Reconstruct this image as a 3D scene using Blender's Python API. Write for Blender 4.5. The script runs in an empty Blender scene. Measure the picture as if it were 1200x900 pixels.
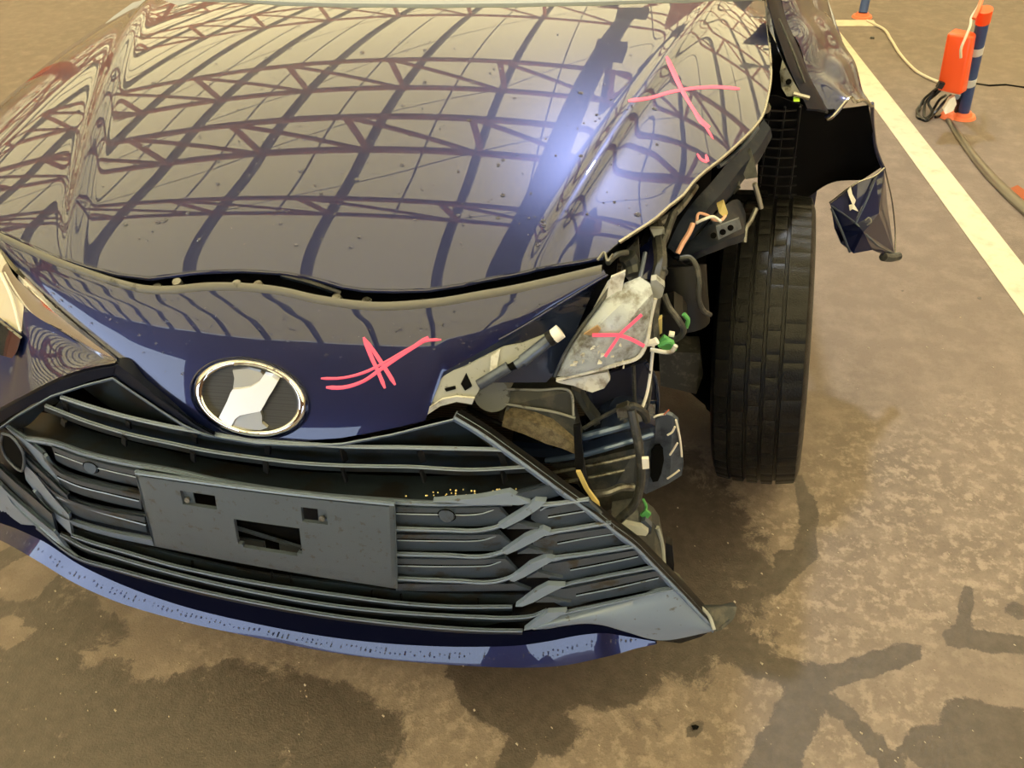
import bpy, bmesh, random, numpy as np
from math import sin, cos, radians, pi, atan2, sqrt, exp, floor
from mathutils import Vector as V, Matrix
random.seed(7)
D = bpy.data; COL = bpy.context.scene.collection; SC = bpy.context.scene

# ---------------------------------------------------------------- camera
FOC = 900.0; TH = radians(41.5); PSI = radians(11.0); ROLL = radians(3.5)
CAM = V((0.47887, -0.67009, 1.32007))
_h = V((-sin(PSI), cos(PSI), 0)); _r = V((cos(PSI), sin(PSI), 0)); _z = V((0, 0, 1))
_F = cos(TH)*_h - sin(TH)*_z; _U = sin(TH)*_h + cos(TH)*_z
_R = cos(ROLL)*_r - sin(ROLL)*_U; _U = cos(ROLL)*_U + sin(ROLL)*_r
cd = D.cameras.new('camera'); co = D.objects.new('camera', cd); COL.objects.link(co)
co.matrix_world = Matrix(((_R.x, _U.x, -_F.x, CAM.x), (_R.y, _U.y, -_F.y, CAM.y), (_R.z, _U.z, -_F.z, CAM.z), (0, 0, 0, 1)))
cd.sensor_width = 36; cd.lens = FOC*36/1200; cd.clip_start = .02; cd.clip_end = 300
SC.camera = co
SC.view_settings.view_transform = 'Standard'; SC.view_settings.look = 'None'
SC.view_settings.exposure = -0.88; SC.view_settings.gamma = 1.0; SC.view_settings.use_curve_mapping = False

# ---------------------------------------------------------------- world (bright overcast daylight)
w = D.worlds.new('sky'); SC.world = w; w.use_nodes = True; nt = w.node_tree; nt.nodes.clear()
tc = nt.nodes.new('ShaderNodeTexCoord'); sx = nt.nodes.new('ShaderNodeSeparateXYZ')
rp = nt.nodes.new('ShaderNodeValToRGB'); bg = nt.nodes.new('ShaderNodeBackground'); wo = nt.nodes.new('ShaderNodeOutputWorld')
nt.links.new(tc.outputs['Generated'], sx.inputs[0]); nt.links.new(sx.outputs['Z'], rp.inputs[0])
rp.color_ramp.elements[0].position = 0.0; rp.color_ramp.elements[0].color = (.66, .80, 1.0, 1)
rp.color_ramp.elements[1].position = 1.0; rp.color_ramp.elements[1].color = (.92, .96, 1.0, 1)
nt.links.new(rp.outputs[0], bg.inputs[0]); bg.inputs[1].default_value = 9.0
nt.links.new(bg.outputs[0], wo.inputs[0])

# unseen lamp added for the bonnet highlight, hung as a high-bay under the trusses behind the car (its light; the housing is built with the ceiling)
LAMP_POS = V((0.53, 2.95, 4.0))

# ---------------------------------------------------------------- rays, surfaces
def ray(px, py): return _F + _R*((px-600)/FOC) - _U*((py-450)/FOC)
def P(px, py, y=None, z=None, x=None):
    q = ray(px, py)
    i, v = (0, x) if x is not None else (1, y) if y is not None else (2, z)
    return CAM + q*((v-CAM[i])/q[i])
def hit(px, py, fn, lo=.45, hi=3.0):
    q = ray(px, py)
    for i in range(42):
        m = (lo+hi)/2
        if fn(CAM+q*m) > 0: lo = m
        else: hi = m
    return CAM+q*lo
def rline(y): return max(0.0, y)
def H(x, y):
    u = y-.08
    z = .785+.30*u-.17*u*u-.10*x*x
    if u < .22: z -= 1.6*(.22-u)**3
    ax = abs(x)
    if ax > .5: z -= (.55 if x > 0 else .8)*(ax-.5)**2
    xc = .345+.31*(y-.10) if x > 0 else .272+.355*(y-.10)   # crease line of the bonnet
    wv = max(.004, min(1, (y-.10)/.12))
    z += (.0036*exp(-((ax-xc)/(.012+.008*max(0, y)))**2) if x > 0 else .0042*exp(-((ax-xc)/(.012+.006*max(0, y)))**2))*wv
    return z
def PH(px, py, off=0): return hit(px, py, lambda p: p.z-H(p.x, p.y)-off)
_ZP = [(.10, -.075), (.2, -.09), (.3, -.09), (.4, -.075), (.5, -.064), (.6, -.038), (.66, 0), (.72, .039), (.78, .082), (.85, .16), (.95, .3)]
def zprof(z):
    if z <= _ZP[0][0]: return _ZP[0][1]
    for (a, b), (c, d) in zip(_ZP, _ZP[1:]):
        if z <= c:
            t = (z-a)/(c-a); return b+(d-b)*t
    return _ZP[-1][1]
def zps(z): return (zprof(z-.03)+zprof(z)*2+zprof(z+.03)+zprof(z-.015)*1.5+zprof(z+.015)*1.5)/7
def B(x, z):
    c = .20 if x > 0 else .40
    if x < -.5: return zps(z)+c*.25+.40*(-x-.5)
    return zps(z)+c*x*x
def PF(px, py, off=0): return hit(px, py, lambda p: B(p.x, p.z)+off-p.y)

def cr(pts, n):
    """resample a pixel/point polyline with a Catmull-Rom spline by chord length"""
    pts = [V(p) for p in pts]
    if len(pts) == 1: return pts*n
    d = [0]
    for a, b in zip(pts, pts[1:]): d.append(d[-1]+(b-a).length)
    out = []
    for k in range(n):
        s = d[-1]*k/(n-1); i = 0
        while i < len(pts)-2 and s > d[i+1]: i += 1
        t = (s-d[i])/max(1e-9, d[i+1]-d[i])
        p1, p2 = pts[i], pts[i+1]; l = d[i+1]-d[i]
        p0 = pts[i-1] if i > 0 else p1-(p2-p1); p3 = pts[i+2] if i+2 < len(pts) else p2+(p2-p1)
        l0 = d[i]-d[i-1] if i > 0 else l; l2 = d[i+2]-d[i+1] if i+2 < len(pts) else l
        m1 = ((p2-p1)/l*l0+(p1-p0)/max(l0, 1e-9)*l)/(l0+l); m2 = ((p3-p2)/max(l2, 1e-9)*l+(p2-p1)/l*l2)/(l+l2)
        t2, t3 = t*t, t*t*t
        out.append((2*t3-3*t2+1)*p1+(t3-2*t2+t)*l*m1+(-2*t3+3*t2)*p2+(t3-t2)*l*m2)
    return out
def lin(pts, n):
    pts = [V(p) for p in pts]; d = [0]
    for a, b in zip(pts, pts[1:]): d.append(d[-1]+(b-a).length)
    out = []
    for k in range(n):
        s = d[-1]*k/(n-1); i = 0
        while i < len(pts)-2 and s > d[i+1]: i += 1
        out.append(pts[i].lerp(pts[i+1], (s-d[i])/max(1e-9, d[i+1]-d[i])))
    return out

# ---------------------------------------------------------------- materials
def mat(name, col, rough=.5, metal=0, coat=0, coatr=.03, noise=None, bump=0, bscale=200, spec=.5, var=None, trans=0, flake=None, emis=None):
    m = D.materials.new(name); m.use_nodes = True; n = m.node_tree; b = n.nodes['Principled BSDF']
    b.inputs['Base Color'].default_value = (*col, 1); b.inputs['Roughness'].default_value = rough
    b.inputs['Metallic'].default_value = metal; b.inputs['Coat Weight'].default_value = coat
    b.inputs['Coat Roughness'].default_value = coatr; b.inputs['Coat IOR'].default_value = 1.53 if coat else 1.5; b.inputs['Specular IOR Level'].default_value = spec
    b.inputs['Transmission Weight'].default_value = trans
    tcn = n.nodes.new('ShaderNodeTexCoord')
    if var:                                     # (second colour, scale, lo, hi)
        c2, sc, lo, hi = var
        t = n.nodes.new('ShaderNodeTexNoise'); t.inputs['Scale'].default_value = sc; t.inputs['Detail'].default_value = 6
        t.inputs['Roughness'].default_value = .65
        r = n.nodes.new('ShaderNodeMapRange'); r.inputs[1].default_value = lo; r.inputs[2].default_value = hi
        x = n.nodes.new('ShaderNodeMix'); x.data_type = 'RGBA'
        x.inputs[6].default_value = (*col, 1); x.inputs[7].default_value = (*c2, 1)
        n.links.new(tcn.outputs['Object'], t.inputs['Vector']); n.links.new(t.outputs['Fac'], r.inputs[0])
        n.links.new(r.outputs[0], x.inputs[0]); n.links.new(x.outputs[2], b.inputs['Base Color'])
    if bump:
        t = n.nodes.new('ShaderNodeTexNoise'); t.inputs['Scale'].default_value = bscale; t.inputs['Detail'].default_value = 3
        bp = n.nodes.new('ShaderNodeBump'); bp.inputs['Strength'].default_value = bump; bp.inputs['Distance'].default_value = .002
        n.links.new(tcn.outputs['Object'], t.inputs['Vector']); n.links.new(t.outputs['Fac'], bp.inputs['Height']); n.links.new(bp.outputs[0], b.inputs['Normal'])
    if emis:
        b.inputs['Emission Color'].default_value = (*emis[0], 1); b.inputs['Emission Strength'].default_value = emis[1]
    return m
M = {}
M['paint'] = mat('metallic_navy_paint', (.005, .010, .062), rough=.34, metal=.6, coat=1, coatr=.012)
M['flap'] = M['paint']
M['under'] = mat('matt_navy_primer', (.006, .008, .022), rough=.45)
M['recess'] = mat('navy_dark_reflection', (.002, .003, .014), rough=.9, spec=.03)  # navy body band; its dark reflection is put into the colour
M['black'] = mat('black_plastic', (.005, .005, .006), rough=.5, spec=.25)
M['void'] = mat('black_and_shade', (.003, .003, .003), rough=1, spec=.08)  # near-black parts; also shade of holes and engine bay put into the colour
M['gloss'] = mat('glossy_black_trim', (.006, .008, .018), rough=.35, spec=.08)
M['grille'] = mat('wet_grey_plastic', (.036, .050, .076), rough=.36, spec=.6, var=((.018, .016, .014), 26, .56, .64), bump=.15, bscale=700)
M['grillek'] = mat('dark_grille_plastic', (.012, .018, .026), rough=.42, spec=.35, var=((.010, .009, .008), 22, .5, .58), bump=.15, bscale=700)
M['silver'] = mat('satin_silver_plastic', (.15, .195, .28), rough=.33, spec=.6, var=((.07, .07, .07), 60, .62, .68))
M['bracket'] = mat('grey_plate_carrier', (.056, .074, .104), rough=.38, spec=.6, var=((.038, .04, .042), 90, .58, .66), bump=.2, bscale=900)
M['chrome'] = mat('chrome', (.80, .80, .80), rough=.06, metal=1)
M['emb'] = mat('badge_satin_silver', (.75, .76, .78), rough=.42, metal=1)
M['embs'] = mat('badge_dull_silver', (.40, .40, .38), rough=.36, metal=1)
M['satin'] = mat('satin_chrome', (.34, .34, .33), rough=.22, metal=1)
M['seal'] = mat('grey_rubber_seal', (.11, .108, .098), rough=.45, var=((.05, .05, .045), 14, .6, .64))
M['rubber'] = mat('tyre_rubber', (.006, .006, .006), rough=.32, spec=.22, var=((.014, .013, .012), 18, .5, .75), bump=.4, bscale=350)
M['pink'] = mat('pink_wax_pen', (.85, .10, .22), rough=.55)
M['lamp'] = mat('scuffed_clear_plastic', (.38, .42, .46), rough=.25, spec=.6, var=((.13, .125, .11), 34, .46, .64), bump=.8, bscale=60)
M['lampw'] = mat('broken_white_plastic', (.52, .52, .49), rough=.35, var=((.22, .19, .15), 45, .5, .66), bump=.5, bscale=90)
M['lens'] = mat('pale_lens', (.62, .58, .48), rough=.08, coat=1)  # even pale lens colour
M['greyp'] = mat('torn_grey_plastic', (.26, .27, .26), rough=.45, var=((.10, .10, .09), 40, .58, .62))
M['duct'] = mat('dusty_duct_plastic', (.030, .034, .036), rough=.45, var=((.07, .068, .06), 35, .5, .62))
M['foam'] = mat('brown_foam', (.20, .165, .11), rough=.95, var=((.11, .09, .06), 120, .4, .6), bump=.9, bscale=500)
M['steelp'] = mat('scraped_blue_steel', (.10, .125, .18), rough=.32, metal=.5, var=((.05, .06, .09), 22, .45, .6))
M['steelb'] = mat('blue_highlight_rib', (.09, .14, .26), rough=.25, metal=.5, coat=.5)  # lighter than the beam: sky highlight put into the rib colour
M['railm'] = mat('dusty_navy_steel', (.010, .016, .034), rough=.4, metal=.3, spec=.25, var=((.04, .045, .055), 30, .5, .66))
M['beam'] = mat('blue_black_beam_paint', (.010, .016, .04), rough=.15, coat=.35, spec=.3)
M['scratch'] = mat('bare_scratch', (.75, .72, .66), rough=.5)
M['metal'] = mat('dull_grey_metal', (.20, .20, .19), rough=.4, metal=.7, var=((.08, .075, .06), 50, .5, .6))
M['alu'] = mat('cast_aluminium', (.35, .33, .28), rough=.5, metal=.6)
M['hose'] = mat('grey_cable_sleeve', (.025, .026, .026), rough=.5, var=((.07, .068, .06), 60, .5, .6))
M['yellow'] = mat('yellow_tape', (.62, .50, .20), rough=.6)
M['green'] = mat('green_clip', (.09, .34, .10), rough=.5)
M['ylw'] = mat('lime_clip', (.45, .75, .05), rough=.5)
M['white'] = mat('white_plastic', (.75, .73, .68), rough=.4)
M['orangew'] = mat('peach_wire', (.75, .42, .30), rough=.5)
M['brown'] = mat('brown_component', (.32, .20, .09), rough=.5)
M['blue'] = mat('blue_post_plastic', (.035, .07, .20), rough=.4)
M['orange'] = mat('orange_plastic', (.90, .10, .015), rough=.38)
M['orangeb'] = mat('faded_orange_base', (.80, .18, .07), rough=.6)
M['band'] = mat('silver_reflective_band', (.62, .64, .62), rough=.3)
M['rope'] = mat('pale_rope', (.62, .55, .42), rough=.8)
M['cable'] = mat('black_cable', (.008, .008, .008), rough=.35)
M['bag'] = mat('white_bag', (.75, .74, .70), rough=.4)
M['red'] = mat('brown_red_truss_paint', (.55, .14, .07), rough=.6)
M['rail'] = mat('dark_rail_paint', (.02, .012, .016), rough=.6)
M['wall'] = mat('brown_sheet_wall', (.10, .055, .035), rough=.7, var=((.07, .04, .03), 3, .4, .6))
M['sheet'] = mat('cream_sheet_wall', (.62, .52, .36), rough=.7, var=((.5, .42, .3), 2, .4, .6))
M['purlin'] = mat('grey_purlin_paint', (.09, .09, .11), rough=.6)
M['glass'] = mat('windscreen_glass', (.02, .025, .03), rough=.03, coat=1)
M['cowl'] = mat('blue_grey_cowl', (.22, .25, .28), rough=.35)
M['conduit'] = mat('galvanised_conduit', (.14, .125, .10), rough=.30, metal=.6)
M['rust'] = mat('rust', (.28, .07, .02), rough=.9)
M['pebble'] = mat('pale_grit', (.42, .36, .28), rough=.8)

# translucent roof sheet lit by the sky above it
m = D.materials.new('translucent_roof_sheet'); m.use_nodes = True; n = m.node_tree; n.nodes.clear()
tl = n.nodes.new('ShaderNodeBsdfTranslucent'); df = n.nodes.new('ShaderNodeBsdfDiffuse'); ad = n.nodes.new('ShaderNodeMixShader'); o_ = n.nodes.new('ShaderNodeOutputMaterial')
tl.inputs[0].default_value = (.93, .81, .54, 1); df.inputs[0].default_value = (.8, .7, .5, 1); ad.inputs[0].default_value = .06
n.links.new(tl.outputs[0], ad.inputs[1]); n.links.new(df.outputs[0], ad.inputs[2]); n.links.new(ad.outputs[0], o_.inputs[0])
M['roof'] = m

# water: clear drops
m = D.materials.new('water_drop'); m.use_nodes = True; b = m.node_tree.nodes['Principled BSDF']
b.inputs['Base Color'].default_value = (.9, .93, 1, 1); b.inputs['Roughness'].default_value = .02; b.inputs['IOR'].default_value = 1.33; b.inputs['Transmission Weight'].default_value = 1
M['water'] = m

# perforated badge mesh / radiator fins: fine relief by wave and voronoi
def relief(name, col, kind, scale, rough=.4, axis='Z'):
    m = mat(name, col, rough=rough); n = m.node_tree; b = n.nodes['Principled BSDF']
    tcn = n.nodes.new('ShaderNodeTexCoord')
    if kind == 'dots':
        t = n.nodes.new('ShaderNodeTexVoronoi'); t.inputs['Scale'].default_value = scale; t.inputs['Randomness'].default_value = 0; out = t.outputs['Distance']
    else:
        t = n.nodes.new('ShaderNodeTexWave'); t.inputs['Scale'].default_value = scale; t.bands_direction = axis; out = t.outputs['Fac']
    n.links.new(tcn.outputs['Object'], t.inputs['Vector'])
    r = n.nodes.new('ShaderNodeMapRange'); r.inputs[1].default_value = .25; r.inputs[2].default_value = .45
    x = n.nodes.new('ShaderNodeMix'); x.data_type = 'RGBA'; x.inputs[6].default_value = (.003, .003, .003, 1); x.inputs[7].default_value = (*col, 1)
    n.links.new(out, r.inputs[0]); n.links.new(r.outputs[0], x.inputs[0]); n.links.new(x.outputs[2], b.inputs['Base Color'])
    return m
M['mesh'] = relief('perforated_black_mesh', (.022, .022, .022), 'dots', 420)
M['fins'] = relief('radiator_fins', (.07, .055, .035), 'wave', 55)

# stained asphalt-like concrete floor
def floor_mat():
    m = D.materials.new('stained_damp_concrete'); m.use_nodes = True; n = m.node_tree; b = n.nodes['Principled BSDF']; L = n.links.new
    g = n.nodes.new('ShaderNodeNewGeometry')
    def noise(sc, det=6, rough=.6, dist=0):
        t = n.nodes.new('ShaderNodeTexNoise'); t.inputs['Scale'].default_value = sc; t.inputs['Detail'].default_value = det; t.inputs['Roughness'].default_value = rough
        t.inputs['Distortion'].default_value = dist; L(g.outputs['Position'], t.inputs['Vector']); return t.outputs['Fac']
    def mr(s, a, b_, c=0, d=1):
        r = n.nodes.new('ShaderNodeMapRange'); r.inputs[1].default_value = a; r.inputs[2].default_value = b_; r.inputs[3].default_value = c; r.inputs[4].default_value = d; L(s, r.inputs[0]); return r.outputs[0]
    def mix(f, a, b_):
        x = n.nodes.new('ShaderNodeMix'); x.data_type = 'RGBA'
        if hasattr(f, 'links'): L(f, x.inputs[0])
        else: x.inputs[0].default_value = f
        for i, s in ((6, a), (7, b_)):
            if hasattr(s, 'links'): L(s, x.inputs[i])
            else: x.inputs[i].default_value = (*s, 1)
        return x.outputs[2]
    def ma(op, a, b_=None):
        x = n.nodes.new('ShaderNodeMath'); x.operation = op
        for i, s in ((0, a), (1, b_)):
            if s is None: continue
            if hasattr(s, 'links'): L(s, x.inputs[i])
            else: x.inputs[i].default_value = s
        return x.outputs[0]
    at = n.nodes.new('ShaderNodeAttribute'); at.attribute_name = 'wet_shade'; wet_shade = at.outputs['Fac']
    ar = n.nodes.new('ShaderNodeAttribute'); ar.attribute_name = 'rough'; rg = ar.outputs['Fac']
    wm = mr(ma('ADD', wet_shade, ma('MULTIPLY', ma('SUBTRACT', noise(11, 10, .78, .3), .5), 1.6)), .46, .58)
    dry = mix(mr(noise(1.1, 4), .35, .65), (.172, .134, .115), (.136, .107, .092))
    dry = mix(mr(noise(14, 8, .7), .45, .75), dry, (.228, .182, .156))
    dry = mix(ma('MULTIPLY', mr(noise(38, 6, .7), .50, .60), rg), dry, (.275, .224, .190))
    dry = mix(ma('MULTIPLY', mr(noise(210, 3, .7), .58, .72), .55), dry, (.07, .052, .034))
    wet_shade_col = mix(mr(noise(40, 6, .7), .4, .7), (.058, .046, .042), (.088, .071, .063))
    col = mix(wm, dry, wet_shade_col)
    vo = n.nodes.new('ShaderNodeTexVoronoi'); vo.inputs['Scale'].default_value = 60; L(g.outputs['Position'], vo.inputs['Vector'])
    col = mix(ma('MULTIPLY', mr(vo.outputs['Distance'], .07, .04), .6), col, (.30, .25, .18))
    L(col, b.inputs['Base Color'])
    L(mr(wm, 0, 1, .62, .30), b.inputs['Roughness']); b.inputs['Specular IOR Level'].default_value = .4
    hgt = ma('ADD', ma('MULTIPLY', noise(38, 6, .7), ma('ADD', rg, .25)), ma('MULTIPLY', noise(260, 3), .35))
    bp = n.nodes.new('ShaderNodeBump'); bp.inputs['Strength'].default_value = .55; bp.inputs['Distance'].default_value = .006
    L(hgt, bp.inputs['Height']); L(bp.outputs[0], b.inputs['Normal'])
    return m
M['floor'] = floor_mat()
M['line'] = mat('worn_cream_line_paint', (.56, .50, .38), rough=.6, var=((.42, .36, .27), 16, .5, .72), bump=.3, bscale=200)

# ---------------------------------------------------------------- mesh helpers
def mk(name, verts, faces, m, parent=None, smooth=True, ang=35, kind=None, label=None):
    me = D.meshes.new(name); me.from_pydata([tuple(v) for v in verts], [], faces); me.update()
    bm = bmesh.new(); bm.from_mesh(me); bmesh.ops.recalc_face_normals(bm, faces=bm.faces); bm.to_mesh(me); bm.free()
    for p in me.polygons: p.use_smooth = smooth
    if smooth: me.set_sharp_from_angle(angle=radians(ang))
    ms = m if isinstance(m, (list, tuple)) else [m]
    for q in ms: me.materials.append(M[q] if isinstance(q, str) else q)
    o = D.objects.new(name, me); COL.objects.link(o)
    if parent: o.parent = parent
    if kind: o['kind'] = kind
    if label: o['label'] = label
    return o
class MB:
    def __init__(s): s.v = []; s.f = []
    def add(s, v, f):
        k = len(s.v); s.v += [V(p) for p in v]; s.f += [tuple(i+k for i in q) for q in f]; return s
    def build(s, name, m, parent=None, **k): return mk(name, s.v, s.f, m, parent, **k)
    def box(s, c, size, rot=None):
        hx, hy, hz = [a/2 for a in size]
        vs = [V((x, y, z)) for x in (-hx, hx) for y in (-hy, hy) for z in (-hz, hz)]
        if rot: vs = [rot @ v for v in vs]
        return s.add([v+V(c) for v in vs], [(0, 1, 3, 2), (4, 6, 7, 5), (0, 4, 5, 1), (2, 3, 7, 6), (0, 2, 6, 4), (1, 5, 7, 3)])
    def bar(s, a, b, w, h=None):
        a = V(a); b = V(b); d = b-a; q = d.to_track_quat('Y', 'Z').to_matrix()
        return s.box((a+b)/2, (w, d.length, h or w), q)
    def tube(s, pts, r, n=8, smooth=6, caps=True):
        if smooth and len(pts) > 2: pts = cr(pts, (len(pts)-1)*smooth+1)
        pts = [V(p) for p in pts]; k0 = len(s.v); rr = r if isinstance(r, (list, tuple)) else None
        up = V((.13, .31, .94)); prev = None
        for i, p in enumerate(pts):
            t = (pts[min(i+1, len(pts)-1)]-pts[max(i-1, 0)]); t = t.normalized() if t.length > 1e-9 else V((0, 0, 1))
            a = prev if prev is not None else up
            a = a-t*a.dot(t); a = a.normalized() if a.length > 1e-6 else t.orthogonal().normalized()
            prev = a; b = t.cross(a)
            q = r if not rr else rr[0]+(rr[1]-rr[0])*i/(len(pts)-1)
            for j in range(n): s.v.append(p+(a*cos(2*pi*j/n)+b*sin(2*pi*j/n))*q)
        for i in range(len(pts)-1):
            for j in range(n): s.f.append((k0+i*n+j, k0+i*n+(j+1) % n, k0+(i+1)*n+(j+1) % n, k0+(i+1)*n+j))
        if caps: s.f.append(tuple(k0+j for j in range(n))); s.f.append(tuple(k0+(len(pts)-1)*n+j for j in reversed(range(n))))
        return s
    def loft(s, rows, off=None):
        """grid surface; off = thickness vector for the closed back"""
        nr, nc = len(rows), len(rows[0]); k0 = len(s.v)
        for r in rows: s.v += [V(p) for p in r]
        for i in range(nr-1):
            for j in range(nc-1): s.f.append((k0+i*nc+j, k0+i*nc+j+1, k0+(i+1)*nc+j+1, k0+(i+1)*nc+j))
        if off is not None:
            k1 = len(s.v); o = V(off)
            for r in rows: s.v += [V(p)+o for p in r]
            for i in range(nr-1):
                for j in range(nc-1): s.f.append((k1+i*nc+j, k1+(i+1)*nc+j, k1+(i+1)*nc+j+1, k1+i*nc+j+1))
            for j in range(nc-1):
                s.f.append((k0+j, k1+j, k1+j+1, k0+j+1)); a = (nr-1)*nc
                s.f.append((k0+a+j, k0+a+j+1, k1+a+j+1, k1+a+j))
            for i in range(nr-1):
                s.f.append((k0+i*nc, k0+(i+1)*nc, k1+(i+1)*nc, k1+i*nc)); b = nc-1
                s.f.append((k0+i*nc+b, k1+i*nc+b, k1+(i+1)*nc+b, k0+(i+1)*nc+b))
        return s
    def plate(s, pts, off):
        pts = [V(p) for p in pts]; o = V(off); n = len(pts); k = len(s.v)
        bm = bmesh.new(); vs = [bm.verts.new(p) for p in pts]; bm.faces.new(vs); bm.verts.index_update()
        bmesh.ops.triangulate(bm, faces=bm.faces[:])
        tri = [tuple(v.index for v in f.verts) for f in bm.faces]; bm.free()
        s.v += pts+[p+o for p in pts]
        for t in tri: s.f.append(tuple(k+i for i in t)); s.f.append(tuple(k+n+i for i in reversed(t)))
        for i in range(n): j = (i+1) % n; s.f.append((k+i, k+j, k+n+j, k+n+i))
        return s
    def disc(s, c, nrm, r, h, n=20, r2=None):
        q = V(nrm).to_track_quat('Z', 'Y').to_matrix(); r2 = r if r2 is None else r2; c = V(c); k = len(s.v)
        s.v += [c+q @ V((r*cos(2*pi*i/n), r*sin(2*pi*i/n), 0)) for i in range(n)]+[c+q @ V((r2*cos(2*pi*i/n), r2*sin(2*pi*i/n), h)) for i in range(n)]
        s.f += [tuple(k+i for i in reversed(range(n))), tuple(k+n+i for i in range(n))]+[(k+i, k+(i+1) % n, k+n+(i+1) % n, k+n+i) for i in range(n)]
        return s
def empty(name, loc=(0, 0, 0)):
    o = D.objects.new(name, None); COL.objects.link(o); o.location = loc; o.empty_display_size = .1; return o
def tag(o, label, cat, group=None):
    o['label'] = label; o['category'] = cat
    if group: o['group'] = group
    return o

# ---------------------------------------------------------------- floor
def capd(x, y, a, b):
    ax, ay = a; bx, by = b; dx, dy = bx-ax, by-ay; L2 = dx*dx+dy*dy+1e-9
    t = np.clip(((x-ax)*dx+(y-ay)*dy)/L2, 0, 1); return np.hypot(x-ax-t*dx, y-ay-t*dy)
def axis_pts(lo, a, b, hi, fine, coarse):
    return np.concatenate([np.linspace(lo, a, coarse, endpoint=False), np.arange(a, b, fine), np.linspace(b, hi, coarse)])
gx = axis_pts(-34, -2.0, 2.6, 28, .02, 14); gy = axis_pts(-25, -.75, 2.4, 30, .02, 14)
GX, GY = np.meshgrid(gx, gy)
WET_SHADE = np.zeros_like(GX); RGH = np.zeros_like(GX)
def stain_shade(px1, py1, px2, py2, r, amt=1.0, arr='w'):
    global WET_SHADE, RGH
    a = P(px1, py1, z=0); b = P(px2, py2, z=0); dep = ((a+b)/2-CAM).dot(_F)
    rad = r*dep/FOC; d = capd(GX, GY, (a.x, a.y), (b.x, b.y)); v = 1/(1+np.exp((d-rad)/(rad*.22)))
    if arr == 'w': WET_SHADE = np.maximum(WET_SHADE, v*amt) if amt > 0 else WET_SHADE*(1-v*(-amt))
    else: RGH = np.maximum(RGH, v*amt)
for s in [(0, 900, 420, 860, 70, .76), (-60, 800, 200, 850, 70, .76), (-40, 720, 60, 760, 60, .76), (60, 690, 130, 740, 32, .7), (200, 830, 420, 870, 40, .76), (0, 655, 30, 640, 14), (230, 780, 330, 860, 60, .74),
          (330, 800, 420, 860, 55, .74), (560, 800, 640, 850, 36), (540, 790, 580, 790, 20), (630, 800, 730, 800, 30), (690, 780, 800, 760, 22), (610, 870, 600, 900, 20),
          (300, 500, 700, 640, 170), (100, 500, 300, 560, 120), (700, 560, 760, 640, 40),  # shadow under the car, painted into the same mask as the damp
          (830, 745, 880, 768, 20), (860, 765, 955, 800, 18), (955, 800, 1055, 768, 13), (1040, 776, 1070, 764, 11), (955, 800, 905, 900, 24), (910, 880, 880, 930, 26),
          (935, 560, 948, 600, 9), (948, 600, 945, 645, 11), (945, 650, 905, 688, 11), (905, 688, 865, 702, 7), (920, 655, 940, 660, 10),
          (1140, 850, 1130, 900, 34), (1090, 880, 1200, 880, 28), (1180, 850, 1200, 850, 24), (1120, 745, 1200, 755, 14), (1135, 690, 1125, 745, 8), (1190, 715, 1205, 720, 12),
          (985, 830, 1040, 890, 14), (840, 640, 862, 680, 6, .7), (815, 852, 815, 852, 6), (795, 748, 860, 755, 14), (1090, 486, 1092, 488, 5), (1146, 350, 1152, 352, 4, .8), (1055, 340, 1060, 342, 4, .7)]:
    stain_shade(*s)
for s in [(190, 770, 330, 735, 22, -.9), (300, 745, 480, 800, 18, -.9), (120, 700, 170, 730, 10, -.5), (470, 790, 520, 840, 26, -.8), (60, 660, 30, 690, 14, -.9), (10, 730, 20, 745, 12, -.8), (510, 860, 560, 880, 20, -.7), (0, 690, 20, 680, 12, -.9)]:
    stain_shade(*s)
for s in [(900, 720, 1000, 620, 110, 1), (700, 820, 860, 870, 60, .8), (1050, 560, 1200, 620, 90, 1), (1000, 700, 1180, 660, 80, 1), (250, 790, 560, 850, 60, .7), (1150, 500, 1200, 560, 60, .8), (640, 860, 740, 900, 40, .8), (980, 850, 1080, 840, 60, .8)]:
    stain_shade(*s, arr='r')
ny, nx = GX.shape
vv = np.stack([GX.ravel(), GY.ravel(), np.zeros(GX.size)], 1)
idx = np.arange(GX.size).reshape(ny, nx)
ff = np.stack([idx[:-1, :-1].ravel(), idx[:-1, 1:].ravel(), idx[1:, 1:].ravel(), idx[1:, :-1].ravel()], 1)
me = D.meshes.new('floor'); me.vertices.add(len(vv)); me.vertices.foreach_set('co', vv.ravel())
me.loops.add(ff.size); me.loops.foreach_set('vertex_index', ff.ravel()); me.polygons.add(len(ff)); me.polygons.foreach_set('loop_start', np.arange(0, ff.size, 4))
me.update(calc_edges=True)
for nm, ar in (('wet_shade', WET_SHADE), ('rough', RGH)):
    a = me.attributes.new(nm, 'FLOAT', 'POINT'); a.data.foreach_set('value', ar.ravel().astype(np.float32))
me.materials.append(M['floor']); fl = D.objects.new('floor', me); COL.objects.link(fl); fl['kind'] = 'structure'

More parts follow.
